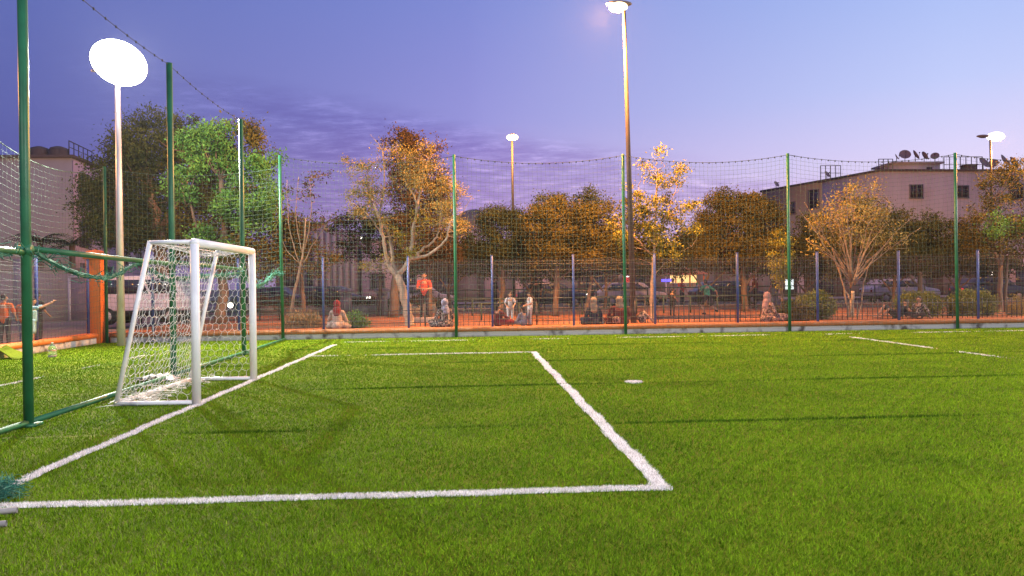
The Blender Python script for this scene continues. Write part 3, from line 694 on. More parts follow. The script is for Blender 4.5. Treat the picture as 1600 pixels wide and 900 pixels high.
tree('broadleaf_tree', 'small dark tree beside the pale building left of the pale trunked tree', 33, [(592, 492, .09), (594, 440, .07), (596, 400, .05)], [([(594, 420), (575, 395)], .03, .01)],
     [dict(ells=[(540, 365, 26, 26), (560, 345, 30, 18), (590, 385, 28, 26), (588, 430, 14, 8), (545, 390, 18, 14), (610, 350, 40, 20)], mt='leaf_dark', leaf=.12, clumps=1.0, per=45, spread=.17)], seed=5)
tree('pale_trunk_tree', 'pale barked tree with crooked forking limbs and feathery yellow leaves by the boy in red', 24.3, [(641, 514, .155), (636, 480, .13), (628, 450, .12), (621, 428, .11)],
     [([(623, 436), (606, 415), (600, 380), (594, 345), (583, 318)], .075, .03, -.3), ([(620, 430), (614, 415), (612, 385), (606, 362), (592, 340)], .07, .035, .5), ([(592, 340), (598, 310), (601, 270), (597, 235)], .03, .012, .5),
      ([(622, 428), (638, 412), (643, 385), (649, 345), (654, 310), (662, 272)], .085, .03, .2), ([(652, 320), (643, 300), (630, 280)], .03, .01, .2), ([(640, 404), (662, 402), (685, 388), (702, 370), (704, 345)], .06, .02, -.6),
      ([(652, 402), (656, 392), (670, 382), (683, 372), (687, 350), (690, 320)], .05, .016, .4), ([(600, 372), (585, 345), (565, 325), (545, 318)], .03, .01, -.6), ([(583, 318), (572, 295), (575, 262)], .022, .008), ([(704, 345), (722, 335), (738, 306)], .02, .005), ([(704, 345), (715, 320), (712, 290)], .018, .005), ([(597, 235), (588, 222), (578, 210)], .012, .004), ([(662, 272), (668, 250), (676, 235)], .018, .005)],
     [dict(ells=[(560, 262, 34, 16), (575, 290, 30, 22), (620, 240, 34, 22), (655, 255, 36, 28), (672, 280, 34, 26), (640, 280, 28, 20), (585, 322, 38, 22), (550, 305, 22, 14), (693, 318, 34, 32), (715, 300, 20, 22), (700, 352, 30, 24), (600, 345, 26, 20), (668, 235, 22, 16), (558, 330, 20, 18), (720, 345, 18, 16)], mt='leaf_tan', leaf=.075, clumps=1.0, per=40, spread=.12, shell=.2, flat=.8),
      dict(ells=[(625, 365, 26, 18), (640, 398, 30, 12), (598, 405, 26, 12), (660, 345, 26, 26), (575, 415, 18, 8)], mt='leaf_yellow', leaf=.08, clumps=.7, per=30, spread=.12, shell=.2)],
     bark='bark_pale', twigs=90, seed=6, twr=.009)
tree('tall_tree', 'tall dark brown tree rising behind the pale trunked tree', 31, [(614, 492, .2), (618, 430, .17), (640, 330, .12), (635, 240, .06)], [([(672, 495), (670, 420), (665, 360)], .11, .06, .6)],
     [dict(ells=[(625, 222, 20, 24), (640, 250, 30, 34), (668, 262, 28, 40), (650, 310, 42, 50), (680, 330, 32, 50), (625, 330, 24, 50), (655, 385, 52, 34), (690, 390, 30, 34), (618, 250, 12, 30)], mt='leaf_brown', leaf=.12, clumps=1.15, per=55, spread=.17)], seed=7, twr=.018)
tree('round_tree', 'dense dark round tree with small leaves just right of the dome', 32, [(783, 490, .12), (785, 440, .10), (788, 400, .08)], [([(785, 440), (770, 420)], .04, .02), ([(785, 440), (805, 415)], .04, .02)],
     [dict(ells=[(785, 365, 38, 42), (770, 345, 22, 22), (805, 380, 30, 30), (768, 385, 22, 24), (800, 345, 22, 18), (785, 402, 44, 16)], mt='leaf_dark', leaf=.10, clumps=1.7, per=70, spread=.15, shell=.7)], seed=8)
tree('round_tree', 'dense tree with orange lit leaf tips between the dark round tree and the tallest lamp', 30, [(868, 492, .13), (870, 440, .11), (872, 400, .08)], [([(870, 440), (845, 410)], .05, .02), ([(870, 440), (905, 410)], .05, .02), ([(915, 490), (925, 440), (920, 405)], .08, .05, .5)],
     [dict(ells=[(845, 355, 28, 34), (875, 350, 36, 38), (905, 355, 34, 42), (935, 345, 28, 34), (865, 392, 50, 24), (915, 396, 48, 24), (955, 380, 26, 34)], mt='leaf_olive', leaf=.11, clumps=1.5, per=60, spread=.15, shell=.65),
      dict(ells=[(850, 335, 32, 30, 1.2), (900, 325, 28, 26, 1.6), (930, 320, 22, 24, 1.2), (880, 375, 60, 36, 1.5), (900, 404, 80, 16, 1.2)], mt='leaf_dark', leaf=.11, clumps=1.2, per=55, spread=.15, shell=.7, twigs=5)], seed=9)  # darker inner leaves put the crown's inner shade into the colour
tree('broadleaf_tree', 'upright yellow green tree with loose top sprays beside the tallest street lamp', 25.5, [(1020, 512, .085), (1018, 455, .075), (1022, 400, .06), (1024, 330, .035), (1028, 265, .015)],
     [([(1021, 400), (1050, 370), (1085, 345)], .03, .008, .3), ([(1021, 400), (990, 370), (960, 345)], .03, .008, -.3), ([(1022, 390), (1040, 340), (1058, 290)], .03, .008), ([(1022, 385), (1002, 340), (998, 290)], .03, .008, .3), ([(1023, 430), (1030, 420), (1060, 395), (1080, 385)], .02, .006), ([(1022, 395), (985, 385), (965, 375)], .02, .006)],
     [dict(ells=[(1030, 243, 8, 14), (1026, 275, 18, 22), (1008, 262, 7, 12), (1000, 300, 18, 20), (1050, 290, 16, 18), (1064, 265, 5, 5), (1025, 325, 26, 26), (990, 330, 18, 18), (1060, 340, 22, 18), (1080, 322, 10, 10), (1080, 360, 20, 16), (1040, 375, 34, 20), (985, 370, 28, 18), (1010, 360, 24, 22), (955, 345, 14, 12), (1050, 398, 26, 10)], mt='leaf_yellow', leaf=.105, clumps=1.0, per=34, spread=.12, shell=.15),
      dict(ells=[(1015, 350, 54, 46, .8), (975, 385, 36, 30, .8), (1055, 385, 44, 26, .8), (1015, 400, 60, 14, .6)], mt='leaf_olive', leaf=.11, clumps=.8, per=45, spread=.15, shell=.3, twigs=10)], bark='bark_bare', twigs=70, seed=10, twr=.008)
tree('round_tree', 'wide dark tree between the yellow green tree and the apartment blocks', 32, [(1165, 492, .15), (1163, 450, .14), (1160, 410, .09)], [([(1163, 448), (1145, 420), (1130, 395)], .07, .03), ([(1163, 448), (1185, 420), (1195, 395)], .07, .03)],
     [dict(ells=[(1125, 335, 28, 36), (1160, 340, 36, 38), (1195, 350, 34, 38), (1150, 392, 66, 26), (1105, 365, 22, 34), (1210, 385, 26, 22), (1140, 315, 18, 18), (1175, 318, 22, 14)], mt='leaf_olive', leaf=.11, clumps=1.5, per=60, spread=.15, shell=.65),
      dict(ells=[(1150, 355, 60, 42, 1.5), (1215, 400, 24, 18, 1.2), (1150, 406, 74, 14, 1)], mt='leaf_dark', leaf=.11, clumps=1.0, per=50, spread=.16, shell=.7, twigs=4)], seed=11)  # inner shade of the crown painted with darker leaves
tree('small_tree', 'small bright orange yellow tree just left of the fourth green pole', 25, [(1222, 505, .05), (1222, 455, .04), (1221, 420, .03)], [],
     [dict(ells=[(1221, 395, 18, 24), (1219, 372, 13, 14), (1226, 420, 18, 16), (1212, 412, 14, 18), (1218, 440, 14, 10)], mt='leaf_yellow', leaf=.09, clumps=1.8, per=50, spread=.09, shell=.5)], seed=12, twigs=20)
rs_ = np.random.default_rng(44); L8 = []
for k in range(26):
    ang = -1.15+2.3*k/25+rs_.normal(0, .05); ln = rs_.uniform(80, 140); b0 = 1332+rs_.uniform(-10, 10)
    L8.append(([(1331+(b0-1331)*.5, 452-rs_.uniform(0, 22)), (b0+sin(ang)*ln*.42, 425-cos(ang*.8)*ln*.42), (b0+sin(ang)*ln*.85, 425-cos(ang*.9)*ln*.95)], .024, .005, rs_.normal(0, .8)))
tree('multi_stem_tree', 'nearly bare fan shaped tree with many pale upright stems and dry leaves', 25.3, [(1331, 508, .07), (1330, 475, .07), (1333, 455, .055)],
     [([(1326, 500), (1322, 460), (1312, 425), (1300, 390)], .04, .015), ([(1336, 505), (1347, 470), (1348, 440), (1365, 400)], .035, .015, .4), ([(1331, 470), (1318, 450), (1303, 400)], .035, .012)]+L8,
     [dict(ells=[(1335, 310, 56, 26), (1370, 345, 44, 36), (1300, 345, 36, 34), (1340, 345, 60, 40), (1395, 370, 30, 26), (1285, 385, 24, 20)], mt='leaf_tan', leaf=.10, clumps=.7, per=22, spread=.15, shell=.2),
      dict(ells=[(1365, 350, 58, 42, .8), (1325, 345, 55, 42, .8), (1345, 385, 70, 26, .8)], mt='leaf_olive', leaf=.10, clumps=.75, per=34, spread=.15, shell=.3, twigs=0)], bark='bark_bare', twigs=70, seed=13, twr=.008)
tree('round_tree', 'dark low tree in front of the long apartment block right of the bare tree', 31, [(1440, 494, .12), (1438, 450, .1), (1436, 410, .07)], [([(1438, 450), (1410, 420)], .05, .02)],
     [dict(ells=[(1400, 365, 34, 34), (1440, 375, 36, 36), (1475, 375, 30, 34), (1420, 404, 66, 20), (1375, 385, 26, 30), (1465, 345, 10, 10), (1290, 390, 36, 36, .6), (1262, 360, 14, 22, .6)], mt='leaf_dark', leaf=.11, clumps=1.5, per=55, spread=.16, shell=.65)], seed=14)
tree('broadleaf_tree', 'leafy tree with a double pale trunk at the far right edge', 27, [(1562, 500, .10), (1563, 450, .09), (1564, 415, .08)],
     [([(1564, 415), (1552, 390), (1530, 365)], .05, .015), ([(1565, 415), (1575, 385), (1600, 370)], .05, .015), ([(1571, 500), (1572, 450), (1573, 410), (1585, 380)], .07, .02, .1), ([(1564, 415), (1562, 370), (1555, 310)], .05, .012)],
     [dict(ells=[(1530, 360, 34, 32), (1570, 350, 40, 36), (1610, 350, 40, 50), (1548, 300, 26, 34), (1580, 275, 30, 30), (1585, 252, 10, 16), (1545, 388, 38, 18), (1600, 390, 30, 18), (1515, 340, 14, 20)], mt='leaf_olive', leaf=.10, clumps=1.0, per=42, spread=.15, shell=.35),
      dict(ells=[(1565, 355, 32, 22, -.4)], mt='leaf_green', leaf=.10, clumps=1.0, per=40, spread=.14, shell=.4, twigs=5)], bark='bark', twigs=60, seed=15, twr=.01)
# trees further right of the frame and behind the camera's left, so that a side step still meets a park
tree('round_tree', 'dark tree standing just beyond the right edge of the picture', 33, [(1700, 492, .12), (1700, 440, .1), (1700, 400, .07)], [], [dict(ells=[(1690, 350, 60, 55), (1740, 360, 50, 45)], mt='leaf_dark', leaf=.13, clumps=1.2, per=50, spread=.18)], seed=16)
# back row of trunks and crowns between park and road: one can tell them apart through the fence
for k, (px, ry, lab) in enumerate(((705, 0, 'thin straight trunked tree of the back row behind the seated woman in the lavender scarf'), (830, 4, 'curving trunked tree of the back row behind the dense orange lit tree'), (945, -3, 'back row tree behind the tallest street lamp'),
                      (1105, -16, 'back row tree behind the running boy'), (1260, 0, 'back row tree behind the large hedge'), (1395, 3, 'back row tree behind the reclining person'), (1500, -2, 'back row tree left of the double trunk'))):
    tree('round_tree', lab, 38.5, [(px, 484, .10), (px-6+4*(k % 3), 455, .085), (px+3, 425, .06)], [([(px-3, 455), (px-22, 430), (px-34, 412)], .05, .02), ([(px-2, 452), (px+20, 432), (px+36, 415)], .05, .02)],
         [dict(ells=[(px-24, 408+ry, 40, 24), (px+22, 405+ry, 44, 26), (px, 388+ry, 46, 26), (px+58, 412, 36, 18), (px-60, 410, 30, 18)], mt='leaf_dark', leaf=.17, clumps=1.1, per=42, spread=.2, shell=.5)], seed=30+k, twigs=18, twr=.014)

def bush(label, px, py, rx_, ry_, depth, mt='leaf_green', leaf=.07, kind='shrub', **kw):
    base = D(px, py+ry_, depth); base[2] = GZ
    t = thing(kind, label, kind.replace('_', ' '), base)
    ells = [(px, py, rx_, ry_), (px-rx_*.45, py+ry_*.25, rx_*.55, ry_*.75), (px+rx_*.45, py+ry_*.2, rx_*.55, ry_*.75)]
    a = dict(clumps=5, per=34, spread=.08, shell=.55, jag=.08, flat=.7); a.update(kw)
    foliage(ells, depth, mt, leaf=leaf, parent=t, seed=int(px), name='leaves', **a)
    b = MB()
    for k in range(7):
        an = -1+k/3.2; b.tube([base+np.array([.04*k-.12, 0, -.02]), base+np.array([sin(an)*rx_*.3*depth/FPX, .03*k-.1, ry_*.7*depth/FPX]), base+np.array([sin(an)*rx_*.75*depth/FPX, .06*k-.2, ry_*1.5*depth/FPX])], [.015, .01, .004], 5)
    b.build('stems', 'bark', t); return t
bush('small bright green shrub beside the woman in the red headscarf', 556, 501, 17, 14, 23.4, 'leaf_green', .085, aspect=.4)
bush('large loose hedge straddling the fourth green pole', 1272, 478, 30, 22, 24.2, 'leaf_hedge', .09, clumps=9)
bush('low dark spreading shrub at the foot of the large hedge', 1232, 491, 34, 17, 23.6, 'leaf_olive', .11, kind='shrub')
bush('rounded clipped hedge behind the person in the patterned top', 1436, 477, 34, 22, 25.0, 'leaf_hedge', .08, kind='hedge', clumps=9)
bush('rounded clipped hedge behind the rightmost green pole', 1518, 476, 36, 23, 25.0, 'leaf_hedge', .08, kind='hedge', clumps=9)
bush('feathery shrub cut by the right edge of the picture', 1600, 483, 24, 21, 24.6, 'leaf_tan', .06)
bush('dry straw coloured grass clump right of the net corner pole', 472, 502, 28, 13, 23.8, 'leaf_dry', .16, kind='grass_clump', aspect=.12, clumps=6, per=26, droop=-2.2)
# palms behind the left wall
def palm(label, px, py, depth, h, n=22, ln=1.7, gz=.1):
    c = D(px, py, depth); t = thing('palm', label, 'palm', (c[0], c[1], gz))
    MB().tube([(c[0], c[1], gz), (c[0]+.05, c[1], c[2]*.5), c], [.2, .15, .13], 10).build('trunk', 'bark', t, smooth=True)
    b = MB(); rs = np.random.default_rng(int(px))
    for k in range(n):
        a = 2*pi*k/n+rs.normal(0, .1); up = rs.uniform(.0, 1.1); P = []
        for i in range(9):
            q = i/8*ln; P.append(c+np.array([cos(a)*q*cos(up*.6), sin(a)*q*cos(up*.6), q*sin(up)*.9-.38*q*q]))
        P = np.array(P); b.tube(P, [.018, .005], 4, cap=False)
        for i in range(1, 9):
            for sg in (-1, 1):
                for f in (0, .5):
                    o = P[i-1]*(1-f)+P[i]*f; d = np.array([-sin(a)*sg, cos(a)*sg, -.45])*.32*sin(pi*(i/9.5)**.7)+np.array([cos(a), sin(a), 0])*.12
                    wv = np.array([cos(a), sin(a), 0])*.018
                    b.add([o-wv, o+wv, o+d], [[0, 1, 2]])
    b.build('fronds', 'leaf_dark', t); return t
palm('dark palm behind the white wall, nearest the left edge', 62, 376, 38, 4)
palm('dark palm between the grey building and the orange pillar', 112, 382, 38, 4)

# ================================================================== BUILDINGS
def facade_windows(t, A, B, z, sizes, inset=.12, mt='window', bars=False, out=None):
    # A, B: ends of the facade (x, y); z centre heights; sizes (u, w, h) with u in metres from A
    A = np.array(A, float); B = np.array(B, float); d = (B-A)/np.linalg.norm(B-A); nrm = np.array([d[1], -d[0]])
    if out is not None and np.dot(nrm, out) < 0: nrm = -nrm
    rz = math.atan2(d[1], d[0])
    for (u, zc, w_, h_) in sizes:
        c = A+d*u+nrm*.03
        f = MB()
        for a_, s_ in (((0, h_/2+.04), (w_+.16, .08)), ((0, -h_/2-.05), (w_+.24, .10)), ((-w_/2-.04, 0), (.08, h_)), ((w_/2+.04, 0), (.08, h_)), ((0, 0), (.05, h_))):
            q = c+d*a_[0]; f.box((q[0], q[1], zc+a_[1]), (s_[0], .14, s_[1]), rz)
        w = f.build('window', 'shutter', t)
        q = c-nrm*.012; MB().box((q[0], q[1], zc), (w_-.004, .05, h_-.004), rz).build('pane', mt, w)
        if bars:
            g_ = MB(); k = int(w_/.16)
            for i in range(k+1):
                q = c+d*(-w_/2+i*w_/k)+nrm*.14; g_.box((q[0], q[1], zc), (.03, .03, h_+.1), rz)
            for zz in (-.45, 0, .45):
                q = c+nrm*.14; g_.box((q[0], q[1], zc+zz*h_), (w_+.05, .03, .03), rz)
            g_.build('grille', 'iron', w)
def block(name, label, pts, z0, z1, m, parapet='roof_dark'):
    t = thing(name, label, 'building', (pts[0][0], pts[0][1], z0))
    MB().prism([(x, y, z0) for x, y in pts], (0, 0, z1-z0)).build('walls', m, t)
    b = MB(); n = len(pts)
    for i in range(n):
        a = np.array(pts[i]); c = np.array(pts[(i+1) % n]); mid = (a+c)/2; ln = np.linalg.norm(c-a)
        b.box((mid[0], mid[1], z1+.09), (ln+.22, .28, .18), math.atan2(c[1]-a[1], c[0]-a[0]))
    b.build('parapet', parapet, t); return t
def dish(name_lbl, c, r, az, group='satellite dishes on the roofs'):
    t = thing('satellite_dish', name_lbl, 'satellite dish', (c[0], c[1], c[2]), group)
    d = np.array([cos(az)*.85, sin(az)*.85, .5]); d /= np.linalg.norm(d); u = np.cross(d, [0, 0, 1]); u /= np.linalg.norm(u); v = np.cross(u, d)
    o = np.array(c)+np.array([0, 0, r+.25]); V = []; nr, na = 5, 16
    for i in range(nr+1):
        rr_ = r*max(i/nr, .02)
        for k in range(na):
            a = 2*pi*k/na; V.append(o+u*rr_*cos(a)+v*rr_*sin(a)+d*(.28*rr_*rr_/r))
    q = [[i*na+k, i*na+(k+1) % na, (i+1)*na+(k+1) % na, (i+1)*na+k] for i in range(nr) for k in range(na)]
    m = MB().add(V, q).build('bowl', 'dish', t, smooth=True); m.modifiers.new('t', 'SOLIDIFY').thickness = .03
    MB().tube([np.array(c)+[0, 0, -.02], np.array(c)+[0, 0, r+.2]], .03, 8).build('mount', 'iron', t)
    MB().tube([o-v*r*.9+d*.2*r, o+d*r*.9], .015, 6).ell(o+d*r*.9, (.06, .06, .06), 8, 6).build('receiver_arm', 'iron', t)
    return t
# left: grey block; pink lamplight is put into the colour of its side
A0 = D(113, 300, 45)
ax = A0[0]; zt = D(113, 247, 45)[2]
t = block('apartment_building', 'grey blank walled apartment block with pink lamplight in its side colour at the left edge', [(ax-26, 45), (ax, 45), (ax-.6, 51.5), (ax-26, 51.5)], .1, zt, 'grey_wall')
pf = MB().prism([(ax+.02, 45.02, .2), (ax-.54, 51.4, .2), (ax-.54, 51.4, zt-.1), (ax+.02, 45.02, zt-.1)], (.06, 0.006, 0)).build('side_facade', 'lamplit_wall', t)
sz = []
for fz in (7.6, 4.9, 2.3):
    sz += [(1.3, fz, 1.1, 1.5), (4.6, fz, 1.0, 1.3)]
facade_windows(t, (ax+.1, 45.02), (ax-.46, 51.4), 0, sz, bars=True, out=(1, 0))
b = MB()
for i in range(7): b.box((ax+.12-.08*i, 45.6+.9*i, 1.5), (.08, .12, 2.6))
b.build('pilasters', 'lamplit_wall', t)
b = MB()
for i in range(6): b.box((ax-.3-.08*i, 45.3+i*.7, zt+.62), (.04, .04, .9))
b.tube([(ax-.3, 45.3, zt+1.05), (ax-.75, 49, zt+1.05)], .03, 6).tube([(ax-.3, 45.3, zt+.7), (ax-.75, 49, zt+.7)], .02, 6).build('roof_railing', 'iron', t)
b = block('apartment_building', 'lower row house with pink lamplight in its wall colour and small windows between the floodlight mast and the orange pillar', [(-36, 53), (-26.0, 53), (-25.6, 62), (-36, 62)], .1, D(200, 374, 57)[2], 'lamplit_wall')
facade_windows(b, (-26.0, 53), (-25.6, 62), 0, [(u_, z_, .75, 1.0) for u_ in (1.2, 3.2, 5.2, 7.4) for z_ in (1.6, 3.9)], out=(1, 0))
for k, (px, py) in enumerate(((62, 240), (92, 238))):
    c = D(px, 247, 46.5)
    t = thing('water_tank', ('round water tank on the grey roof, left one', 'round water tank on the grey roof, nearer the roof corner')[k], 'water tank', (c[0], c[1], zt), 'water tanks on the grey roof')
    MB().lathe((c[0], c[1], zt), [(.001, 0), (.5, 0), (.55, .15), (.55, .7), (.45, .85), (.15, .95), (.001, .97)], 16).build('tank', 'roof_dark', t, smooth=True)
    MB().tube([(c[0]+.56, c[1], zt), (c[0]+.56, c[1], zt+.8)], .03, 6).build('pipe', 'iron', t)
# low white wall with a door
yw = 36.5; xr = D(137, 460, yw)[0]; ztw = D(60, 423, yw)[2]
t = thing('boundary_wall', 'long low white wall with a door behind the boys at the left', 'wall', (-40, yw, .1))
MB().box(((-45+xr)/2, yw+.15, (ztw+.1)/2), (xr+45, .3, ztw-.1)).build('wall_panel', 'pale_wall', t)
MB().box(((-45+xr)/2, yw+.15, ztw+.06), (xr+45.1, .4, .1)).build('coping', 'concrete', t)
xd = D(125, 470, yw)[0]
fr = MB().box((xd-.44, yw-.03, 1.1), (.09, .12, 2.0)).box((xd+.44, yw-.03, 1.1), (.09, .12, 2.0)).box((xd, yw-.03, 2.14), (.97, .12, .09)).build('door_frame', 'white_paint', t)
MB().box((xd, yw-.02, 1.1), (.79, .05, 1.98)).build('door', 'purple_wall', t)
for i, u_ in enumerate((-19.5, -24, -29)): MB().box((u_-1.4, yw-.06, 1.55), (.5, .12, 2.9)).build('pillar', 'pale_wall', t)
# apartment blocks on the right
zr = D(1375, 268, 60)[2]; cx_ = D(1375, 300, 60)[0]
RB = [(cx_, 60), (cx_+42, 61.5), (cx_+42, 75), (cx_-2.2, 72), (D(1300, 300, 65)[0], 65)]
t = block('apartment_building', 'long mauve apartment block with barred windows behind the rightmost green pole', RB, .1, zr, 'mauve_wall')
def uu(px, y=60.2): return D(px, 300, y)[0]-cx_
facade_windows(t, RB[0], RB[1], 0, [(uu(1430), D(1430, 299, 60)[2], 1.0, 1.0), (uu(1503), D(1503, 299, 60)[2], 1.0, .9), (uu(1590), D(1590, 299, 60)[2], 1.1, 1.2), (uu(1585), D(1590, 279, 60)[2], .8, .4)]+[(uu(x_), z_, 1.0, 1.0) for x_ in (1430, 1503, 1590) for z_ in (5.6, 2.8)], bars=True, out=(0, -1))
zr2 = D(1240, 292, 70)[2]
RB2 = [(D(1300, 300, 66)[0]-.3, 65.6), (D(1190, 300, 74)[0], 74), (D(1190, 300, 74)[0]+10, 80), (cx_-1.8, 78)]
t2 = block('apartment_building', 'darker receding apartment block with open windows left of the long mauve block', [RB2[0], (cx_-2.6, 72.3), (cx_-1.8, 78), RB2[2], RB2[1]], .1, zr2, 'mauve_wall')
ln = np.linalg.norm(np.array(RB2[1])-np.array(RB2[0]))
facade_windows(t2, RB2[0], RB2[1], 0, [(ln*.22, D(1270, 312, 68)[2], 1.1, 1.6), (ln*.55, D(1250, 325, 70)[2], 1.1, 1.1), (ln*.55, 4, 1.1, 1.2), (ln*.85, D(1205, 325, 73)[2], 1, 1.1)], out=(-1, -1))
# roof furniture
h0 = D(1397, 268, 62.5); h1 = D(1469, 268, 62.5); zh = D(1430, 256, 62.5)[2]
t = thing('roof_hut', 'small flat roofed hut on the roof of the mauve block', 'roof hut', (h0[0], 62.5, zr))
MB().box(((h0[0]+h1[0])/2, 64, (zr+zh)/2), (h1[0]-h0[0], 3, zh-zr)).build('walls', 'mauve_wall', t)
MB().box(((h0[0]+h1[0])/2, 64, zh+.08), (h1[0]-h0[0]+.5, 3.5, .16)).build('slab', 'concrete', t)
MB().box((D(1452, 262, 62.5)[0], 62.49, zr+.42), (.5, .04, .6)).build('opening', 'window', t)
dl = ['satellite dish at the left end of the hut roof', 'large dark satellite dish second along the hut roof', 'tilted satellite dish in the middle of the hut roof', 'narrow edge-on satellite dish on the hut roof', 'satellite dish at the right end of the hut roof']
for k, (px, r_) in enumerate(((1401, .28), (1414, .46), (1430, .44), (1444, .38), (1461, .34))):
    c = D(px, 255, 63.2); dish(dl[k], (c[0], 63.2, zh+.16), r_, (-.6, -1.9, -.4, -.15, -2.2)[k])
for k, (px, r_, lb) in enumerate(((1540, .5, 'leftmost of the large satellite dishes at the right end of the roof'), (1556, .42, 'narrow satellite dish between the large ones at the right end of the roof'), (1573, .62, 'largest satellite dish near the right edge of the picture'), (1587, .5, 'satellite dish beside the largest one, closest to the right edge'))):
    c = D(px, 262, 61.5); dish(lb, (c[0], 61.5+.3, zr+.18), r_, (-1.2, -2.5, -.9, -.3)[k])
for k, (px, lb) in enumerate(((1212, 'small satellite dish at the far left end of the receding roof'), (1292, 'small satellite dish where the two roofs meet'), )):
    c = D(px, 300, 69+k*-2.5+4*(1-k)); dish(lb, (c[0]+.3, c[1]+.6, (zr2 if k == 0 else zr2)+.16), .32, -1.0)
def roof_rail(label, x0, x1, y, z, h=.9, n=6):
    b = MB()
    for i in range(n): x = x0+(x1-x0)*i/(n-1); b.box((x, y, z+h/2), (.05, .05, h))
    b.box(((x0+x1)/2, y, z+h), (x1-x0, .05, .05)).box(((x0+x1)/2, y, z+h*.55), (x1-x0, .04, .04))
    tag(b.build('roof_railing', 'iron'), label, 'railing')
roof_rail('thin railing on the roof left of the hut', D(1373, 262, 61)[0], D(1395, 262, 61)[0], 61, zr+.17, 1.0, 4)
roof_rail('long thin railing on the roof right of the hut', D(1475, 262, 63)[0], D(1535, 262, 63)[0], 63, zr+.17, 1.5, 8)
roof_rail('thin railing at the corner where the receding roof drops', D(1290, 270, 67)[0], D(1322, 270, 67)[0], 68, zr2+.17, 1.5, 5)
c = D(1514, 268, 62); tag(MB().box((c[0], 62, zr+.45), (.9, .8, .6)).box((c[0], 62, zr+.78), (1.05, .95, .08)).build('roof_vent', 'roof_dark'), 'dark boxy vent on the roof right of the rightmost pole', 'vent')
# pale building with the ribbed dome in the centre left
dz = 62
t = thing('domed_building', 'pale building carrying a dark ribbed dome behind the pale trunked tree', 'building', (D(700, 450, dz)[0], dz, .1))
xa, xb = D(598, 400, dz)[0], D(752, 400, dz)[0]; z1 = D(700, 362, dz)[2]
MB().box(((xa+xb)/2, dz+5, z1/2), (xb-xa, 10, z1)).build('walls', 'light_wall', t)
xc = D(741, 350, dz)[0]; zd = D(740, 362, dz)[2]; zp = D(740, 352, dz)[2]
MB().lathe((xc, dz+2, zd-.05), [(1.55, 0), (1.55, .52), (1.7, .54), (1.7, .64)], 16).build('drum', 'purple_wall', t)
dome = MB().lathe((xc, dz+2, zp+.1), [(1.65*cos(a), 1.35*sin(a)) for a in np.linspace(0, pi/2-.02, 10)], 24).build('dome', 'dome', t, smooth=True)
rb = MB()
for k in range(12):
    a = 2*pi*k/12; rb.tube([(xc+1.67*cos(a)*cos(q), dz+2+1.67*sin(a)*cos(q), zp+.1+1.37*sin(q)) for q in np.linspace(0, pi/2, 8)], .035, 5)
rb.build('ribs', 'concrete', dome)
xc2 = D(606, 385, 56)[0]
t = thing('townhouse', 'pale pink townhouse with a parapet left of the tall dark tree', 'building', (xc2, 56, .1))
x0_, x1_ = D(558, 400, 56)[0], D(672, 400, 56)[0]; zz1 = D(600, 374, 56)[2]
MB().box(((x0_+x1_)/2, 61, zz1/2), (x1_-x0_, 6, zz1)).build('walls', 'light_wall', t)
MB().box(((x0_+x1_)/2, 58, zz1+.1), (x1_-x0_+.2, .4, .2)).build('parapet', 'concrete', t)
facade_windows(t, (x0_, 58), (x1_, 58), 0, [(1.2, 1.9, 1, 1.1), (3.6, 1.9, 1, 1.1)], out=(0, -1))
t = thing('townhouse', 'purple grey building with tall vertical bands right of the sparse young tree', 'building', (D(530, 450, 52)[0], 54, .1))
x0_, x1_ = D(488, 400, 58.2)[0], D(556, 400, 58.2)[0]; zz1 = D(500, 360, 58.2)[2]
MB().box(((x0_+x1_)/2, 61.2, zz1/2), (x1_-x0_, 6, zz1)).build('walls', 'purple_wall', t)
b = MB()
for i in range(7): b.box((x0_+.25+i*(x1_-x0_-.5)/6, 58.12, zz1/2), (.28, .16, zz1-.3))
b.build('pilasters', 'mauve_wall', t)
t = thing('townhouse', 'brown flat roofed house left behind the sparse young tree', 'building', (D(460, 450, 60)[0], 60, .1))
x0_, x1_ = D(425, 400, 60)[0], D(505, 400, 60)[0]; zz1 = D(500, 349, 60)[2]
MB().box(((x0_+x1_)/2, 64, zz1/2), (x1_-x0_, 6, zz1)).build('walls', 'purple_wall', t)
MB().box(((x0_+x1_)/2, 61.1, zz1+.1), (x1_-x0_+.3, .5, .2)).build('parapet', 'roof_dark', t)
facade_windows(t, (x0_, 61), (x1_, 61), 0, [(1.2, 2.2, 1, 1.1), (3.0, 2.2, 1, 1.1)], out=(0, -1))
# row of shop fronts across the road
xs0 = D(665, 450, 60)[0]; k = 0
desc = ['left of the seated children', 'behind the seated children', 'behind the seated man in navy', 'behind the tallest street lamp', 'behind the yellow green tree', 'behind the running boy', 'left of the fourth green pole', 'behind the large hedge', 'behind the bare fan shaped tree', 'behind the rounded hedge', 'behind the rightmost green pole', 'at the far right edge']
x = xs0
while k < 12:
    wd = (4.6, 5.2, 4.8, 6, 5, 4.4, 5.6, 5, 6.2, 5.4, 5, 7)[k]; h = (3.4, 3.6, 3.3, 3.7)[k % 4]
    t = thing('shop_front', 'low %s shop front across the road %s' % (('dark', 'pinkish', 'dark', 'dark')[k % 4], desc[k]), 'shop', (x, 59, .26))
    MB().box((x+wd/2, 61, h/2+.1), (wd-.02, 4, h)).build('walls', ('front_dark', 'light_wall', 'front_dark', 'front_dark')[k % 4], t)
    for j in range(2):
        cxx = x+wd*(.28+.44*j)
        MB().box((cxx, 58.97, 1.35), (wd*.30, .1, 2.1)).build('roller_shutter', 'shutter' if (k+j) % 3 else 'window', t)
    MB().box((x+wd/2, 58.7, 2.75), (wd*.9, .7, .08)).build('awning', ('concrete', 'purple_wall', 'roof_dark')[k % 3], t)
    x += wd; k += 1

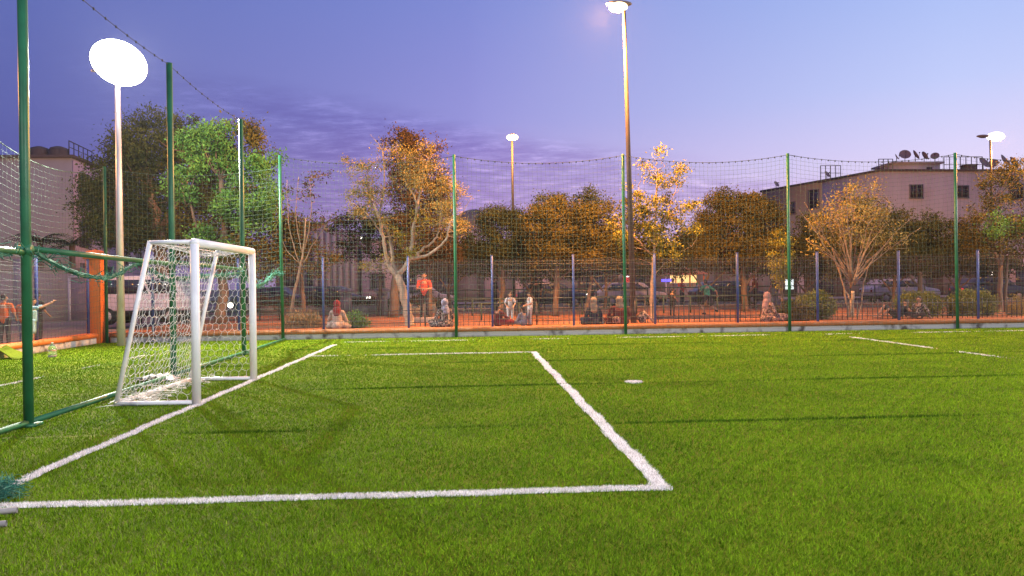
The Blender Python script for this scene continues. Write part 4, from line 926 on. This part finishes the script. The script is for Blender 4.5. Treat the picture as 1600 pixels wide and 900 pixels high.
# ================================================================== PARK FURNITURE, STREET
t = thing('low_railing', 'low dark picket railing behind the mesh fence at the park edge', 'railing', (0, 23.55, GZ))
b = MB(); 
for x in np.arange(D(640, 500, 23.55)[0], 18, .165):
    hgt = .62+.04*sin(x*7); b.box((x, 23.55, GZ+hgt/2), (.016, .016, hgt))
b.box((7, 23.55, GZ+.12), (28, .02, .02)); b.box((7, 23.55, GZ+.5), (28, .02, .02)); b.build('pickets', 'iron', t)
for px in (672, 830, 1000):
    b = MB(); c = D(px, 480, 23.5)[0]
    for dx in (-.16, .16): b.box((c+dx, 23.5, GZ+.36), (.035, .035, .72))
    b.box((c, 23.5, GZ+.72), (.36, .04, .03)).tube([(c-.17, 23.5, GZ+.73), (c, 23.5, GZ+.92), (c+.17, 23.5, GZ+.73)], .018, 5)
    b.build('gate_frame', 'rust_pole', t)
def handrail(label, px0, px1, y, z, posts, mt='iron_green', r=.03, low=True):
    x0_, x1_ = D(px0, 450, y)[0], D(px1, 450, y)[0]
    t = thing('handrail', label, 'handrail', (x0_, y, GZ))
    b = MB().tube([(x0_-.1, y, z-.22), (x0_-.2, y, z-.1), (x0_-.1, y, z), (x0_, y, z), (x1_, y, z)], r, 8)
    if low: b.tube([(x0_, y, z-.42), (x1_, y, z-.42)], r*.7, 6)
    b.build('rail', mt, t)
    for i in range(posts):
        x = x0_+.1+(x1_-x0_-.2)*i/(posts-1); MB().tube([(x, y, GZ-.02), (x, y, z)], r*1.1, 8).build('post', mt, t)
    return t
handrail('pale green handrail with a curled end behind the seated children', 747, 815, 27, D(780, 474, 27)[2], 3, low=False)
handrail('long dark handrail across the middle of the park', 690, 1290, 31, D(1000, 464, 31)[2], 15)
handrail('dark handrail along the kerb at the back of the park', 600, 1600, 40.4, 1.25, 26)
handrail('dark handrail at the left of the park beside the van', 185, 440, 30.0, 1.0, 9, low=True)
# low brown hedge wall and two stone planters left of centre
t = thing('planted_wall', 'low brown wall with dry planting left of the boy in red', 'planter wall', (D(560, 470, 35)[0], 35, GZ))
x0_, x1_ = D(405, 470, 35)[0], D(680, 470, 35)[0]
MB().box(((x0_+x1_)/2, 35.2, GZ+.22), (x1_-x0_, .4, .44)).build('wall_panel', 'concrete', t)
foliage([(px, 473, 14, 9) for px in range(412, 680, 22)], 35.2, 'leaf_brown', leaf=.09, clumps=4, per=30, spread=.1, parent=t, name='planting', seed=77)
for k, px in enumerate((541, 597)):
    c = D(px, 472, 33.5); t = thing('planter_post', ('stone planter post beside the red headscarf', 'stone planter post with a small plant left of the pale trunk')[k], 'planter', (c[0], 33.5, GZ))
    MB().box((c[0], 33.5, GZ+.5), (.42, .42, 1.0)).build('pillar', 'concrete', t)
    MB().lathe((c[0], 33.5, GZ+1.0), [(.3, 0), (.36, .06), (.34, .14), (.2, .2), (.02, .2)], 14).build('bowl', 'pale_wall', t)
    if k: foliage([(px, 452, 5, 9)], 33.5, 'leaf_dark', leaf=.09, clumps=8, per=10, spread=.06, parent=t, name='leaves', seed=5)
# street side signs and stalls
def pole_sign(label, px, py, y, shape, m, r=.3, cat='sign', group=None):
    c = D(px, py, y); t = thing('street_sign', label, cat, (c[0], y, .1))
    MB().tube([(c[0], y+.06, .1), (c[0], y+.06, c[2]+r*.8)], .04, 8).build('pole', 'galv', t)
    if shape == 'round': MB().tube([(c[0], y, c[2]), (c[0], y-.08, c[2])], r, 20).build('face', m, t)
    else: MB().box((c[0], y-.04, c[2]), (r*2, .1, r*shape)).build('face', m, t, bevel=.01)
    return t, c
t, c = pole_sign('red and white lit sign above a white disc by the third green pole', 981, 436, 41.8, 1.3, 'sign_red', .28)
MB().box((c[0], 41.70, c[2]+.13), (.42, .02, .07)).build('stripe', 'sign_white', t)
MB().box((c[0]-.42, 41.75, c[2]+.02), (.20, .08, .52)).build('side_panel', 'white_cloth', t)
MB().tube([(c[0]-.02, 41.76, c[2]-.48), (c[0]-.02, 41.68, c[2]-.48)], .24, 20).build('disc', 'white_cloth', t)
pole_sign('small glowing blue sign left of the lit kiosk', 1041, 438, 52.3, .55, 'sign_blue', .33)
t, c = pole_sign('pale blue lit advertising panel behind the fourth green pole', 1233, 444, 41.8, 2.6, 'sign_white', .22)
t = thing('market_kiosk', 'kiosk with a glowing yellow interior and a pitched canopy across the road', 'kiosk', (D(1078, 460, 53)[0], 53, .26))
x0_, x1_ = D(1057, 450, 53)[0], D(1101, 450, 53)[0]; za, zb = D(1078, 457, 53)[2], D(1078, 442, 53)[2]
MB().box(((x0_+x1_)/2, 54, .75), (x1_-x0_, 1.8, .98)).build('counter', 'pale_wall', t)
MB().box(((x0_+x1_)/2, 54.8, 1.65), (x1_-x0_-.1, .1, .85)).build('back_panel', 'kiosk_glow', t)
for x in (x0_, (x0_+x1_)/2, x1_): MB().box((x, 53.15, 1.65), (.08, .08, .86)).build('post', 'orange', t)
zc = 2.1
MB().add([(x0_-.3, 52.8, zc), (x1_+.3, 52.8, zc), (x1_+.3, 55.1, zc), (x0_-.3, 55.1, zc), ((x0_+x1_)/2-.4, 54, zc+.5), ((x0_+x1_)/2+.4, 54, zc+.5)], [[0, 1, 5, 4], [2, 3, 4, 5]], [[1, 2, 5], [3, 0, 4]]).build('canopy', 'orange', t)
for k in range(5):
    x = x0_+.35+k*(x1_-x0_-.7)/4; MB().box((x, 53.4, 1.38), (.28, .3, .26)).build('goods_box', ('red_cloth', 'white_cloth', 'ltblue', 'cream', 'green_cloth')[k], t)
# small lit lamps seen between trunks
def wall_lamp(label, px, py, y, r=.10):
    c = D(px, py, y); t = thing('small_lamp', label, 'lamp', (c[0], y, .1))
    MB().tube([(c[0], y+.1, .1), (c[0], y+.1, c[2]+.1)], .03, 6).build('pole', 'iron', t)
    MB().ell((c[0], y, c[2]), (r, r, r), 12, 8).build('globe', 'headlight', t, smooth=True)
    MB().lathe((c[0], y, c[2]+r*.9), [(r*1.2, 0), (.02, .08)], 12).build('shade', 'iron', t)
wall_lamp('white globe lamp seen through the goal net', 360, 477, 34, .12)
wall_lamp('small bright globe lamp above the pale pink townhouse wall', 564, 372, 55.8, .09)
wall_lamp('small globe lamp among the leaves right of the net corner', 469, 380, 40, .10)
for k, px in enumerate((1551, 1563, 1571)): wall_lamp(('left globe lamp of three behind the double trunk', 'middle globe lamp of three behind the double trunk', 'right globe lamp of three behind the double trunk')[k], px, 426+(k == 0), 50, .14)

def car(kind, label, px, y, paint, L_=4.2, H_=1.45, W_=1.7, van=False, lights=False, z=.12, heading=0):
    x = D(px, 460, y)[0]; t = thing(kind, label, 'van' if van else 'car', (x, y, z))
    if van: pr = [(-.5, .28), (-.5, .62), (-.49, .93), (-.46, 1), (.30, 1), (.36, .96), (.44, .62), (.5, .52), (.5, .28)]
    else: pr = [(-.5, .30), (-.5, .60), (-.44, .66), (-.33, .96), (-.22, 1), (.08, 1), (.16, .95), (.29, .64), (.46, .56), (.5, .46), (.5, .30)]
    P = [(x+a*L_, y-W_/2, z+b_*H_) for a, b_ in pr]
    MB().prism(P, (0, W_, 0)).build('body', paint, t, bevel=.06)
    wp = [(-.47, .64), (-.45, .92), (.30, .92), (.40, .64)] if van else [(-.40, .66), (-.32, .92), (.08, .92), (.24, .66)]
    for k in range(3):
        a0_, a1_ = k/3+.015, (k+1)/3-.015
        def lp(p, q, u_): return (p[0]+(q[0]-p[0])*u_, p[1]+(q[1]-p[1])*u_)
        q4 = [lp(wp[0], wp[3], a0_), lp(wp[1], wp[2], a0_), lp(wp[1], wp[2], a1_), lp(wp[0], wp[3], a1_)]
        MB().prism([(x+a*L_, y-W_/2-.006, z+b_*H_) for a, b_ in q4], (0, -.012, 0)).build('window', 'window', t)
    for a in (-.31, .31):
        for sd in (-1, 1):
            wy = y+sd*(W_/2-.10); wh = MB().tube([(x+a*L_, wy-.10, z+.31), (x+a*L_, wy+.10, z+.31)], .31, 20).build('wheel', 'tyre', t)
            MB().tube([(x+a*L_, wy+sd*.102, z+.31), (x+a*L_, wy+sd*.115, z+.31)], .18, 16).build('rim', 'concrete', wh)
    for sd in (-1, 1):
        MB().ell((x+.497*L_, y+sd*W_*.36, z+.50*H_ if not van else z+.42*H_), (.05, .13, .08), 10, 7).build('headlight', 'headlight' if lights else 'concrete', t)
        MB().box((x-.503*L_, y+sd*W_*.38, z+.52*H_), (.03, .16, .14)).build('tail_light', 'sign_red' if lights else 'dkred_cloth', t)
    MB().box((x+.0*L_, y, z+.24*H_), (L_*.96, W_*.92, .12*H_)).build('sill', 'black', t)
    return t
car('parked_van', 'pale mauve van with dark windows parked behind the floodlight mast', 232, 28.6, 'van_paint', 3.6, 1.75, 1.7, van=True, z=GZ)
car('parked_car', 'dark blue car parked right of the net corner', 428, 43.5, 'car_dark')
car('parked_car', 'dark blue car with lit headlights behind the dry grass clump', 520, 45.6, 'car_dark', lights=True)
car('parked_car', 'pale car parked across the road behind the boy in red', 655, 46, 'car_pale')
car('parked_car', 'dark car parked across the road left of the seated man in navy', 862, 46, 'car_dark', lights=True)
car('parked_car', 'pale car parked across the road behind the tallest street lamp', 985, 46, 'car_pale')
car('parked_car', 'dark car parked across the road behind the kiosk trunks', 1135, 45, 'car_dark')
car('parked_car', 'pale car parked across the road behind the reclining person', 1405, 45, 'car_pale')
car('parked_car', 'dark car with lit headlights near the right edge', 1545, 45, 'car_dark', lights=True)

# ================================================================== PEOPLE
def capsules(caps):
    b = MB()
    for c in caps:
        if len(c) == 2: b.ell(c[0], c[1], 12, 9); continue
        p, r0, q, r1 = c; p = np.array(p, float); q = np.array(q, float)
        d = q-p; ln = np.linalg.norm(d)+1e-9; d = d/ln; u = []; rr_ = []
        for a in (.15, .45, .8): u.append(p-d*r0*cos(a*pi/2)); rr_.append(r0*sin(a*pi/2))
        u.append(p); rr_.append(r0); u.append(q); rr_.append(r1)
        for a in (.8, .45, .15): u.append(q+d*r1*cos(a*pi/2)); rr_.append(r1*sin(a*pi/2))
        b.tube(u, rr_, 10)
    return b
def figure(label, loc, yaw, sc_, body, clothes, extras=(), voxel=.012):
    t = thing('person', label, 'person', loc); base = np.array(t.location)
    def X(p): p = np.array(p, float)*sc_; return base+np.array([p[0]*cos(yaw)-p[1]*sin(yaw), p[0]*sin(yaw)+p[1]*cos(yaw), p[2]])
    def tr(caps):
        o = []
        for c in caps:
            if len(c) == 2:
                o.append((X(c[0]), tuple(v*sc_ for v in c[1])))
            else: o.append((X(c[0]), c[1]*sc_, X(c[2]), c[3]*sc_))
        return o
    def surf(name, caps, m, vx):
        o = capsules(tr(caps)).build(name, m, t, smooth=True)
        r = o.modifiers.new('remesh', 'REMESH'); r.mode = 'VOXEL'; r.voxel_size = vx*sc_; r.use_smooth_shade = True
        s_ = o.modifiers.new('smooth', 'SMOOTH'); s_.factor = .5; s_.iterations = 2
        return o
    surf('body', body, 'skin', .009)
    for name, caps, m in clothes: surf(name, caps, m, voxel)
    return t
def hand(w, d, sd=1, side=(1, 0, 0)):
    w = np.array(w, float); d = np.array(d, float); d /= np.linalg.norm(d); s_ = np.array(side, float); s_ -= d*np.dot(s_, d); s_ /= np.linalg.norm(s_); nn = np.cross(d, s_)
    o = [(w, .026, w+d*.075, .036)]
    for k in range(4):
        b0 = w+d*.085+s_*(.030-.020*k); ln = (.065, .075, .068, .052)[k]
        m_ = b0+d*ln*.55+nn*.006; o += [(b0, .0115, m_, .0105), (m_, .0105, m_+d*ln*.4+nn*.022, .009)]
    b0 = w+d*.03+s_*.034; o += [(b0, .013, b0+(d+s_*.8)*.035, .011), (b0+(d+s_*.8)*.035, .011, b0+(d*1.3+s_*.5)*.06, .010)]
    return o
def head(c, f=(0, 1, 0), r=.1, hair=True):
    c = np.array(c, float); f = np.array(f, float); f /= np.linalg.norm(f); s_ = np.cross(f, [0, 0, 1]); s_ /= np.linalg.norm(s_)+1e-9
    o = [(c, (r*.82, r*.92, r*1.12)), (c+f*r*.25+np.array([0, 0, -r*.75]), (r*.5, r*.5, r*.4)), (c+f*r*.88+np.array([0, 0, .0]), .012, c+f*r*1.08+np.array([0, 0, -r*.28]), .017),
         (c+f*r*.80+s_*r*.25+np.array([0, 0, -r*.6]), .010, c+f*r*.80-s_*r*.25+np.array([0, 0, -r*.6]), .010)]
    for k in (-1, 1): o.append((c+s_*r*.86*k, (.018, .022, .032)))
    return o
def eyes(t, c, f, sc_, yaw, r=.1):
    c = np.array(c, float); f = np.array(f, float); f /= np.linalg.norm(f); s_ = np.cross(f, [0, 0, 1]); base = np.array(t.location)
    for k in (-1, 1):
        p = (c+f*r*.86+s_*r*.34*k+np.array([0, 0, .004]))*sc_; q = base+np.array([p[0]*cos(yaw)-p[1]*sin(yaw), p[0]*sin(yaw)+p[1]*cos(yaw), p[2]])
        MB().ell(q, (.013*sc_,)*3, 8, 6).build('eye', 'eye', t, smooth=True)
def cap_hair(c, r=.1, f=(0, 1, 0), m='hair', ln=0.):
    c = np.array(c, float); f = np.array(f, float)
    o = [(c-f*r*.12+np.array([0, 0, r*.28]), (r*.90, r*.98, r*.98)), (c-f*r*.35+np.array([0, 0, -.02]), (r*.80, r*.68, r*.8))]
    if ln: o.append((c-f*r*.6, r*.6, c-f*r*.9+np.array([0, 0, -ln]), r*.35))
    return ('hair', o, m)
def scarf(c, m, f=(0, 1, 0), r=.1, back=.16):
    c = np.array(c, float); f = np.array(f, float)
    return ('headscarf', [(c-f*.02+np.array([0, 0, .015]), (r*1.12, r*1.12, r*1.28)), (c-f*.02+np.array([0, 0, -.06]), r*.95, c-f*.03+np.array([0, 0, -.17]), r*1.25), (c-f*.05+np.array([0, 0, -.12]), r*.9, c-f*.06+np.array([0, 0, -.12-back]), r*1.1)], m)
# seated: legs folded in front (+y is the way the figure faces); seat at z = 0
def seated(label, px, py, y, face, sc_, top, skirt, headgear, wide=1., lean=0., eye=False, arm='lap', knee=.36, z=None):
    z = GZ+.03 if z is None else z; c = D(px, 500, y)
    H = np.array([0, lean*.8, .70]); body = head(H, (0, 1, -.1))+[((0, lean*.7, .60), .05, (0, lean*.5, .50), .06), ((0, 0, .12), .14, (0, lean*.4, .44), .13)]
    topc = [((0, -.02, .10), .165*wide, (0, lean*.3, .36), .15*wide), ((-.13*wide, lean*.45, .47), .075, (.13*wide, lean*.45, .47), .075), ((0, lean*.3, .32), .15*wide, (0, lean*.45, .47), .10)]
    for k in (-1, 1):
        sh = np.array([.165*wide*k, lean*.45, .47])
        if arm == 'lap': eb = np.array([.25*wide*k, .05+lean*.3, .24]); wr = np.array([.12*k, .24, .16])
        elif arm == 'out': eb = np.array([.26*k, .12, .30]); wr = np.array([.20*k, .34, .22])
        else: eb = np.array([.30*k, -.06, .25]); wr = np.array([.33*k, -.10, .06])
        topc += [(sh, .062, eb, .055), (eb, .055, wr-(wr-eb)*.12, .045)]
        body += [(sh, .045, eb, .038), (eb, .036, wr, .027)]+hand(wr, (wr-eb)*[.6, 1, .3], side=(-k, 0, .3))
        body += [((.1*k, 0, .10), .08, (.30*k, knee, .13), .06), ((.30*k, knee, .12), .055, (-.08*k, .34, .06), .04), ((-.08*k, .34, .05), .04, (-.22*k, .42, .04), .032)]
    leg = []
    for k in (-1, 1): leg += [((.09*k, -.03, .12), .125*wide, (.30*k, knee, .13), .085), ((.30*k, knee, .12), .08, (-.04*k, .36, .07), .062)]
    if skirt[1]: leg += [((-.18, .1, .07), .10, (.18, .1, .07), .10), ((0, -.1, .06), .15, (0, .3, .06), .12), ((-.22, .05, .05), .09, (-.32, .22, .04), .07), ((.22, .05, .05), .09, (.32, .22, .04), .07)]
    cl = [('top', topc, top), ('skirt' if skirt[1] else 'trousers', leg, skirt[0])]
    cl.append(scarf(H, headgear[1]) if headgear[0] == 'scarf' else cap_hair(H, m='hair', ln=.16 if headgear[1] == 'long' else 0))
    t = figure(label, (c[0], y, z), face, sc_, body, cl)
    if eye: eyes(t, H, (0, 1, -.1), sc_, face)
    return t
def standing(label, loc, yaw, sc_, top, bottom, arms, legs=None, shorts=False, eye=True, hf=(0, 1, 0), lean=0., shoe='black_cloth'):
    # standing height 1.70 before scaling; arms: list of (elbow, wrist) for left (-x) and right (+x)
    H = np.array([0, .03+lean, 1.59]); body = head(H, hf)+[((0, .01+lean*.9, 1.48), .05, (0, lean*.8, 1.38), .06), ((0, lean*.4, 1.0), .13, (0, lean*.7, 1.30), .13)]
    topc = [((0, lean*.2, .94), .145, (0, lean*.6, 1.22), .145), ((-.13, lean*.8, 1.36), .075, (.13, lean*.8, 1.36), .075), ((0, lean*.5, 1.2), .145, (0, lean*.8, 1.36), .10)]
    for k, (eb, wr) in zip((-1, 1), arms):
        sh = np.array([.185*k, lean*.8, 1.36]); eb = np.array(eb, float); wr = np.array(wr, float)
        body += [(sh, .05, eb, .038), (eb, .038, wr, .026)]+hand(wr, wr-eb, side=(-k, 0, .2)); topc += [(sh, .072, sh+(eb-sh)*.72, .062)]
    legs = legs or [((-.1, .02, .5), (-.11, 0, .08)), ((.1, .02, .5), (.11, 0, .08))]
    bt = [((-.07, 0, .92), .12, (.07, 0, .92), .12)]; sh_ = []
    for k, (kn, an) in zip((-1, 1), legs):
        hp = np.array([.09*k, 0, .90]); kn = np.array(kn, float); an = np.array(an, float)
        body += [(hp, .085, kn, .052), (kn, .052, an, .034)]
        if shorts: bt += [(hp, .105, hp+(kn-hp)*.85, .088)]
        else: bt += [(hp, .10, kn, .068), (kn, .068, an+(kn-an)*.06, .052)]
        ft = an+np.array([.01*k, .13, -.045]); sh_.append((an+np.array([0, -.03, -.04]), .042, ft, .034))
    t = figure(label, loc, yaw, sc_, body, [('shirt', topc, top), ('shorts' if shorts else 'trousers', bt, bottom), cap_hair(H, f=hf)])
    b = capsules([])if False else None
    base = np.array(t.location)
    for c in sh_:
        def X(p): p = np.array(p)*sc_; return base+np.array([p[0]*cos(yaw)-p[1]*sin(yaw), p[0]*sin(yaw)+p[1]*cos(yaw), p[2]])
        capsules([(X(c[0]), c[1]*sc_, X(c[2]), c[3]*sc_)]).build('shoe', shoe, t, smooth=True)
    if eye: eyes(t, H, hf, sc_, yaw)
    return t
S1 = .95
seated('person seated with back turned in a red headscarf and a cream jacket', 527, 0, 22.85, 0, 1.0, 'cream', ('cream', True), ('scarf', 'dkred_cloth'))
seated('person seated in a lavender headscarf and a black and white patterned dress', 695, 0, 22.9, .5, 1.0, 'pattern', ('pattern', True), ('scarf', 'lav'), 1.1)
seated('person with long dark hair seated in a maroon top, facing the children', 779, 0, 22.9, -.9, .86, 'maroon', ('dkred_cloth', False), ('hair', 'long'), arm='out')
seated('small child seated in a blue grey top between the two children in white', 817, 0, 22.9, .6, .70, 'bluegrey', ('bluegrey', False), ('hair', 'long'))
seated('person seated upright in a navy jacket and a white patterned headscarf', 928, 0, 22.85, 0, .98, 'navy', ('navy', True), ('scarf', 'beige'), .95)
seated('broad person in a dark maroon robe and beige headscarf by the third green pole', 968, 0, 22.9, .1, 1.0, 'maroon', ('maroon', True), ('scarf', 'beige'), 1.35)
seated('person seated by the hedge in a pale pink headscarf and a dark patterned top', 1200, 0, 23.05, -1.3, 1.08, 'pattern_pink', ('pattern_pink', True), ('scarf', 'pink'), eye=True)
seated('person seated low in a patterned top before the rounded hedge', 1436, 0, 23.6, 2.2, .85, 'pattern', ('dark_cloth', False), ('hair', 'short'), arm='back', eye=True)
def pp(px, y, z=GZ): c = D(px, 480, y); return (c[0], y, z)
bd = standing('boy standing in a red t-shirt and dark trousers with hands joined in front', pp(663, 26.2, GZ+.18), pi, .90, 'red_cloth', 'dark_cloth', [((-.27, .06, 1.10), (-.07, .20, 1.07)), ((.27, .06, 1.10), (.07, .20, 1.09))])
c = pp(663, 26.2); tag(MB().box((c[0], 26.2, GZ+.085), (.9, .55, .17)).box((c[0], 26.2, GZ+.16), (.8, .45, .03)).build('stone_block', 'concrete', bevel=.02), 'flat stone block under the feet of the boy in red', 'stone block')
standing('small child standing in a white shirt and bending forward, left of the two in white', pp(797, 23.25), pi, .60, 'white_cloth', 'white_cloth', [((-.25, .14, 1.12), (-.16, .34, .98)), ((.25, .14, 1.12), (.16, .34, .98))], lean=.14)
standing('small child standing in a white shirt, looking back over one shoulder', pp(828, 23.0), pi*.6, .60, 'white_cloth', 'white_cloth', [((-.28, .05, 1.12), (-.25, .28, 1.05)), ((.30, -.02, 1.14), (.34, .16, 1.02))])
standing('child running in a green and white shirt with bare legs', pp(1106, 27), .35, .80, 'green_cloth', 'dark_cloth', [((-.26, .20, 1.18), (-.20, .36, 1.36)), ((.30, -.22, 1.16), (.46, -.10, .98))], legs=[((-.1, .34, .58), (-.1, .10, .20)), ((.1, -.16, .50), (.1, -.52, .34))], shorts=True, lean=.14, eye=False)
standing('child crouching to run behind the mesh fence, dark shirt, far from the lamp', pp(1050, 28.5), -.8, .62, 'dark_cloth', 'dark_cloth', [((-.26, .10, 1.12), (-.2, .3, 1.0)), ((.28, -.12, 1.12), (.3, .1, .95))], lean=.1, eye=False)
# left side boys behind the side wall
standing('boy in an orange t-shirt cut by the left edge of the picture', (D(6, 470, 18.6)[0], 18.6, .1), .15, .78, 'orange_cloth', 'dark_cloth', [((-.27, .04, 1.10), (-.24, .22, .95)), ((.27, .04, 1.10), (.24, .22, .95))], eye=False, hf=(.5, .8, 0))
standing('boy in an orange shirt behind the leftmost green pole', (D(36, 470, 19.4)[0], 19.4, .1), -.3, .74, 'orange_cloth', 'bluegrey', [((-.27, .04, 1.10), (-.24, .22, .95)), ((.27, .04, 1.10), (.24, .22, .95))], eye=False)
standing('boy in a pale blue vest pointing with both arms raised towards the corner', (D(50, 470, 19.0)[0], 19.0, .1), -pi/2+.25, .72, 'ltblue', 'ltblue', [((-.22, .30, 1.42), (-.16, .55, 1.55)), ((.22, .30, 1.36), (.14, .56, 1.50))], shorts=True, eye=False)
standing('boy in dark clothes behind the pointing boy', (D(58, 470, 20.2)[0], 20.2, .1), -.4, .80, 'black_cloth', 'black_cloth', [((-.27, .04, 1.10), (-.24, .22, .95)), ((.27, .04, 1.10), (.24, .22, .95))], eye=False)
# reclining person left of the patterned one
H = np.array([.0, -.42, .50])
body = head(H, (0, .8, .3))+[((0, -.38, .40), .05, (0, -.34, .32), .06), ((0, -.3, .28), .13, (0, 0, .12), .13)]
lg = []
for k in (-1, 1):
    body += [((.17*k, -.34, .30), .045, (.27*k, -.45, .16), .038), ((.27*k, -.45, .16), .036, (.25*k, -.50, .03), .027)]+hand((.25*k, -.50, .035), (.1*k, -1, 0), side=(-k, 0, 0))
    body += [((.09*k, 0, .12), .085, (.10*k, .40, .34+.06*k), .055), ((.10*k, .40, .34+.06*k), .05, (.10*k, .70, .06), .034), ((.1*k, .70, .04), .035, (.1*k, .84, .05), .03)]
    lg += [((.09*k, 0, .12), .105, (.10*k, .36, .32+.06*k), .075)]
figure('person reclining with bare bent legs left of the rounded hedge', pp(1400, 23.9, GZ+.02), pi/2+.2, .95, body, [('top', [((0, -.3, .27), .15, (0, 0, .12), .15), ((-.13, -.36, .33), .07, (.13, -.36, .33), .07)], 'dark_cloth'), ('shorts', lg, 'dark_cloth'), cap_hair(H, f=(0, .9, .3))])
# small dark figures far in the park and bags
for k, (px, y, lab, m1, m2) in enumerate(((838, 33, 'distant person in dark clothes standing behind the seated children', 'dark_cloth', 'dark_cloth'), (1180, 35, 'distant person in red left of the pink headscarf', 'dkred_cloth', 'dark_cloth'),
    (1052, 41.9, 'distant person in a pale shirt left of the kiosk', 'white_cloth', 'dark_cloth'), (1066, 42.3, 'distant person in red at the kiosk', 'red_cloth', 'navy'), (772, 34, 'distant person in black behind the blue post right of the second green pole', 'black_cloth', 'black_cloth'),
    (1212, 34, 'distant person in blue trousers left of the fourth green pole', 'dark_cloth', 'bluegrey'))):
    standing(lab, pp(px, y, GZ if y < 41 else .12), (k*1.3) % 6, .96, m1, m2, [((-.27, .04, 1.10), (-.24, .18, .92)), ((.27, .04, 1.10), (.24, .18, .92))], eye=False)
def bag(label, px, y, m, sz=(.26, .16, .24)):
    c = pp(px, y, GZ+.03); t = thing('bag', label, 'bag', c)
    MB().ell((c[0], y, c[2]+sz[2]/2), (sz[0]/2, sz[1]/2, sz[2]/2), 14, 9, .03).build('pouch', m, t, smooth=True)
    a = np.linspace(0, pi, 9); MB().tube([(c[0]+.07*cos(q), y, c[2]+sz[2]*.9+.09*sin(q)) for q in a], .008, 6).build('handle', 'dark_cloth', t)
bag('pink bag set against the back of the broad person in maroon', 963, 22.62, 'pattern_pink')
bag('striped pale bag leaning at the foot of the tallest street lamp', 1003, 23.0, 'pattern', (.3, .16, .34))
c = pp(1011, 23.0, GZ+.03); b = MB(); b.tube([(c[0]-.12, 23.0, c[2]+.36), (c[0]+.2, 23.0, c[2]+.03)], .035, 8); tag(b.build('rolled_mat', 'cream', smooth=True), 'pale rolled mat leaning on the striped bag', 'mat')
c = pp(942, 22.7, GZ+.03); t = thing('water_bottle', 'small clear bottle on the wall between the two people in headscarves', 'bottle', c)
MB().lathe(c, [(.001, .0), (.032, 0), (.033, .15), (.012, .19), (.012, .21)], 12).build('bottle', 'clear', t, smooth=True); MB().tube([(c[0], c[1], c[2]+.205), (c[0], c[1], c[2]+.225)], .014, 10).build('cap', 'white_cloth', t)
# bin and dark box things on the earth

# ================================================================== haze volume added for the lamp halos
HZ = MB().box((10, 40, 8), (160, 120, 18.2)).build('haze', 'clear'); tag(HZ, kind='stuff'); HZ['label'] = 'thin haze added over the pitch and the park for lamp halos'; HZ['category'] = 'haze'
hm = bpy.data.materials.new('lamp_halo_air'); hm.use_nodes = True; hn = hm.node_tree; hn.nodes.clear()
ho = hn.nodes.new('ShaderNodeOutputMaterial'); hv = hn.nodes.new('ShaderNodeVolumePrincipled')
hv.inputs['Density'].default_value = .0002; hv.inputs['Color'].default_value = (.92, .94, 1, 1); hv.inputs['Anisotropy'].default_value = .25
hn.links.new(hv.outputs[0], ho.inputs['Volume']); HZ.data.materials[0] = hm
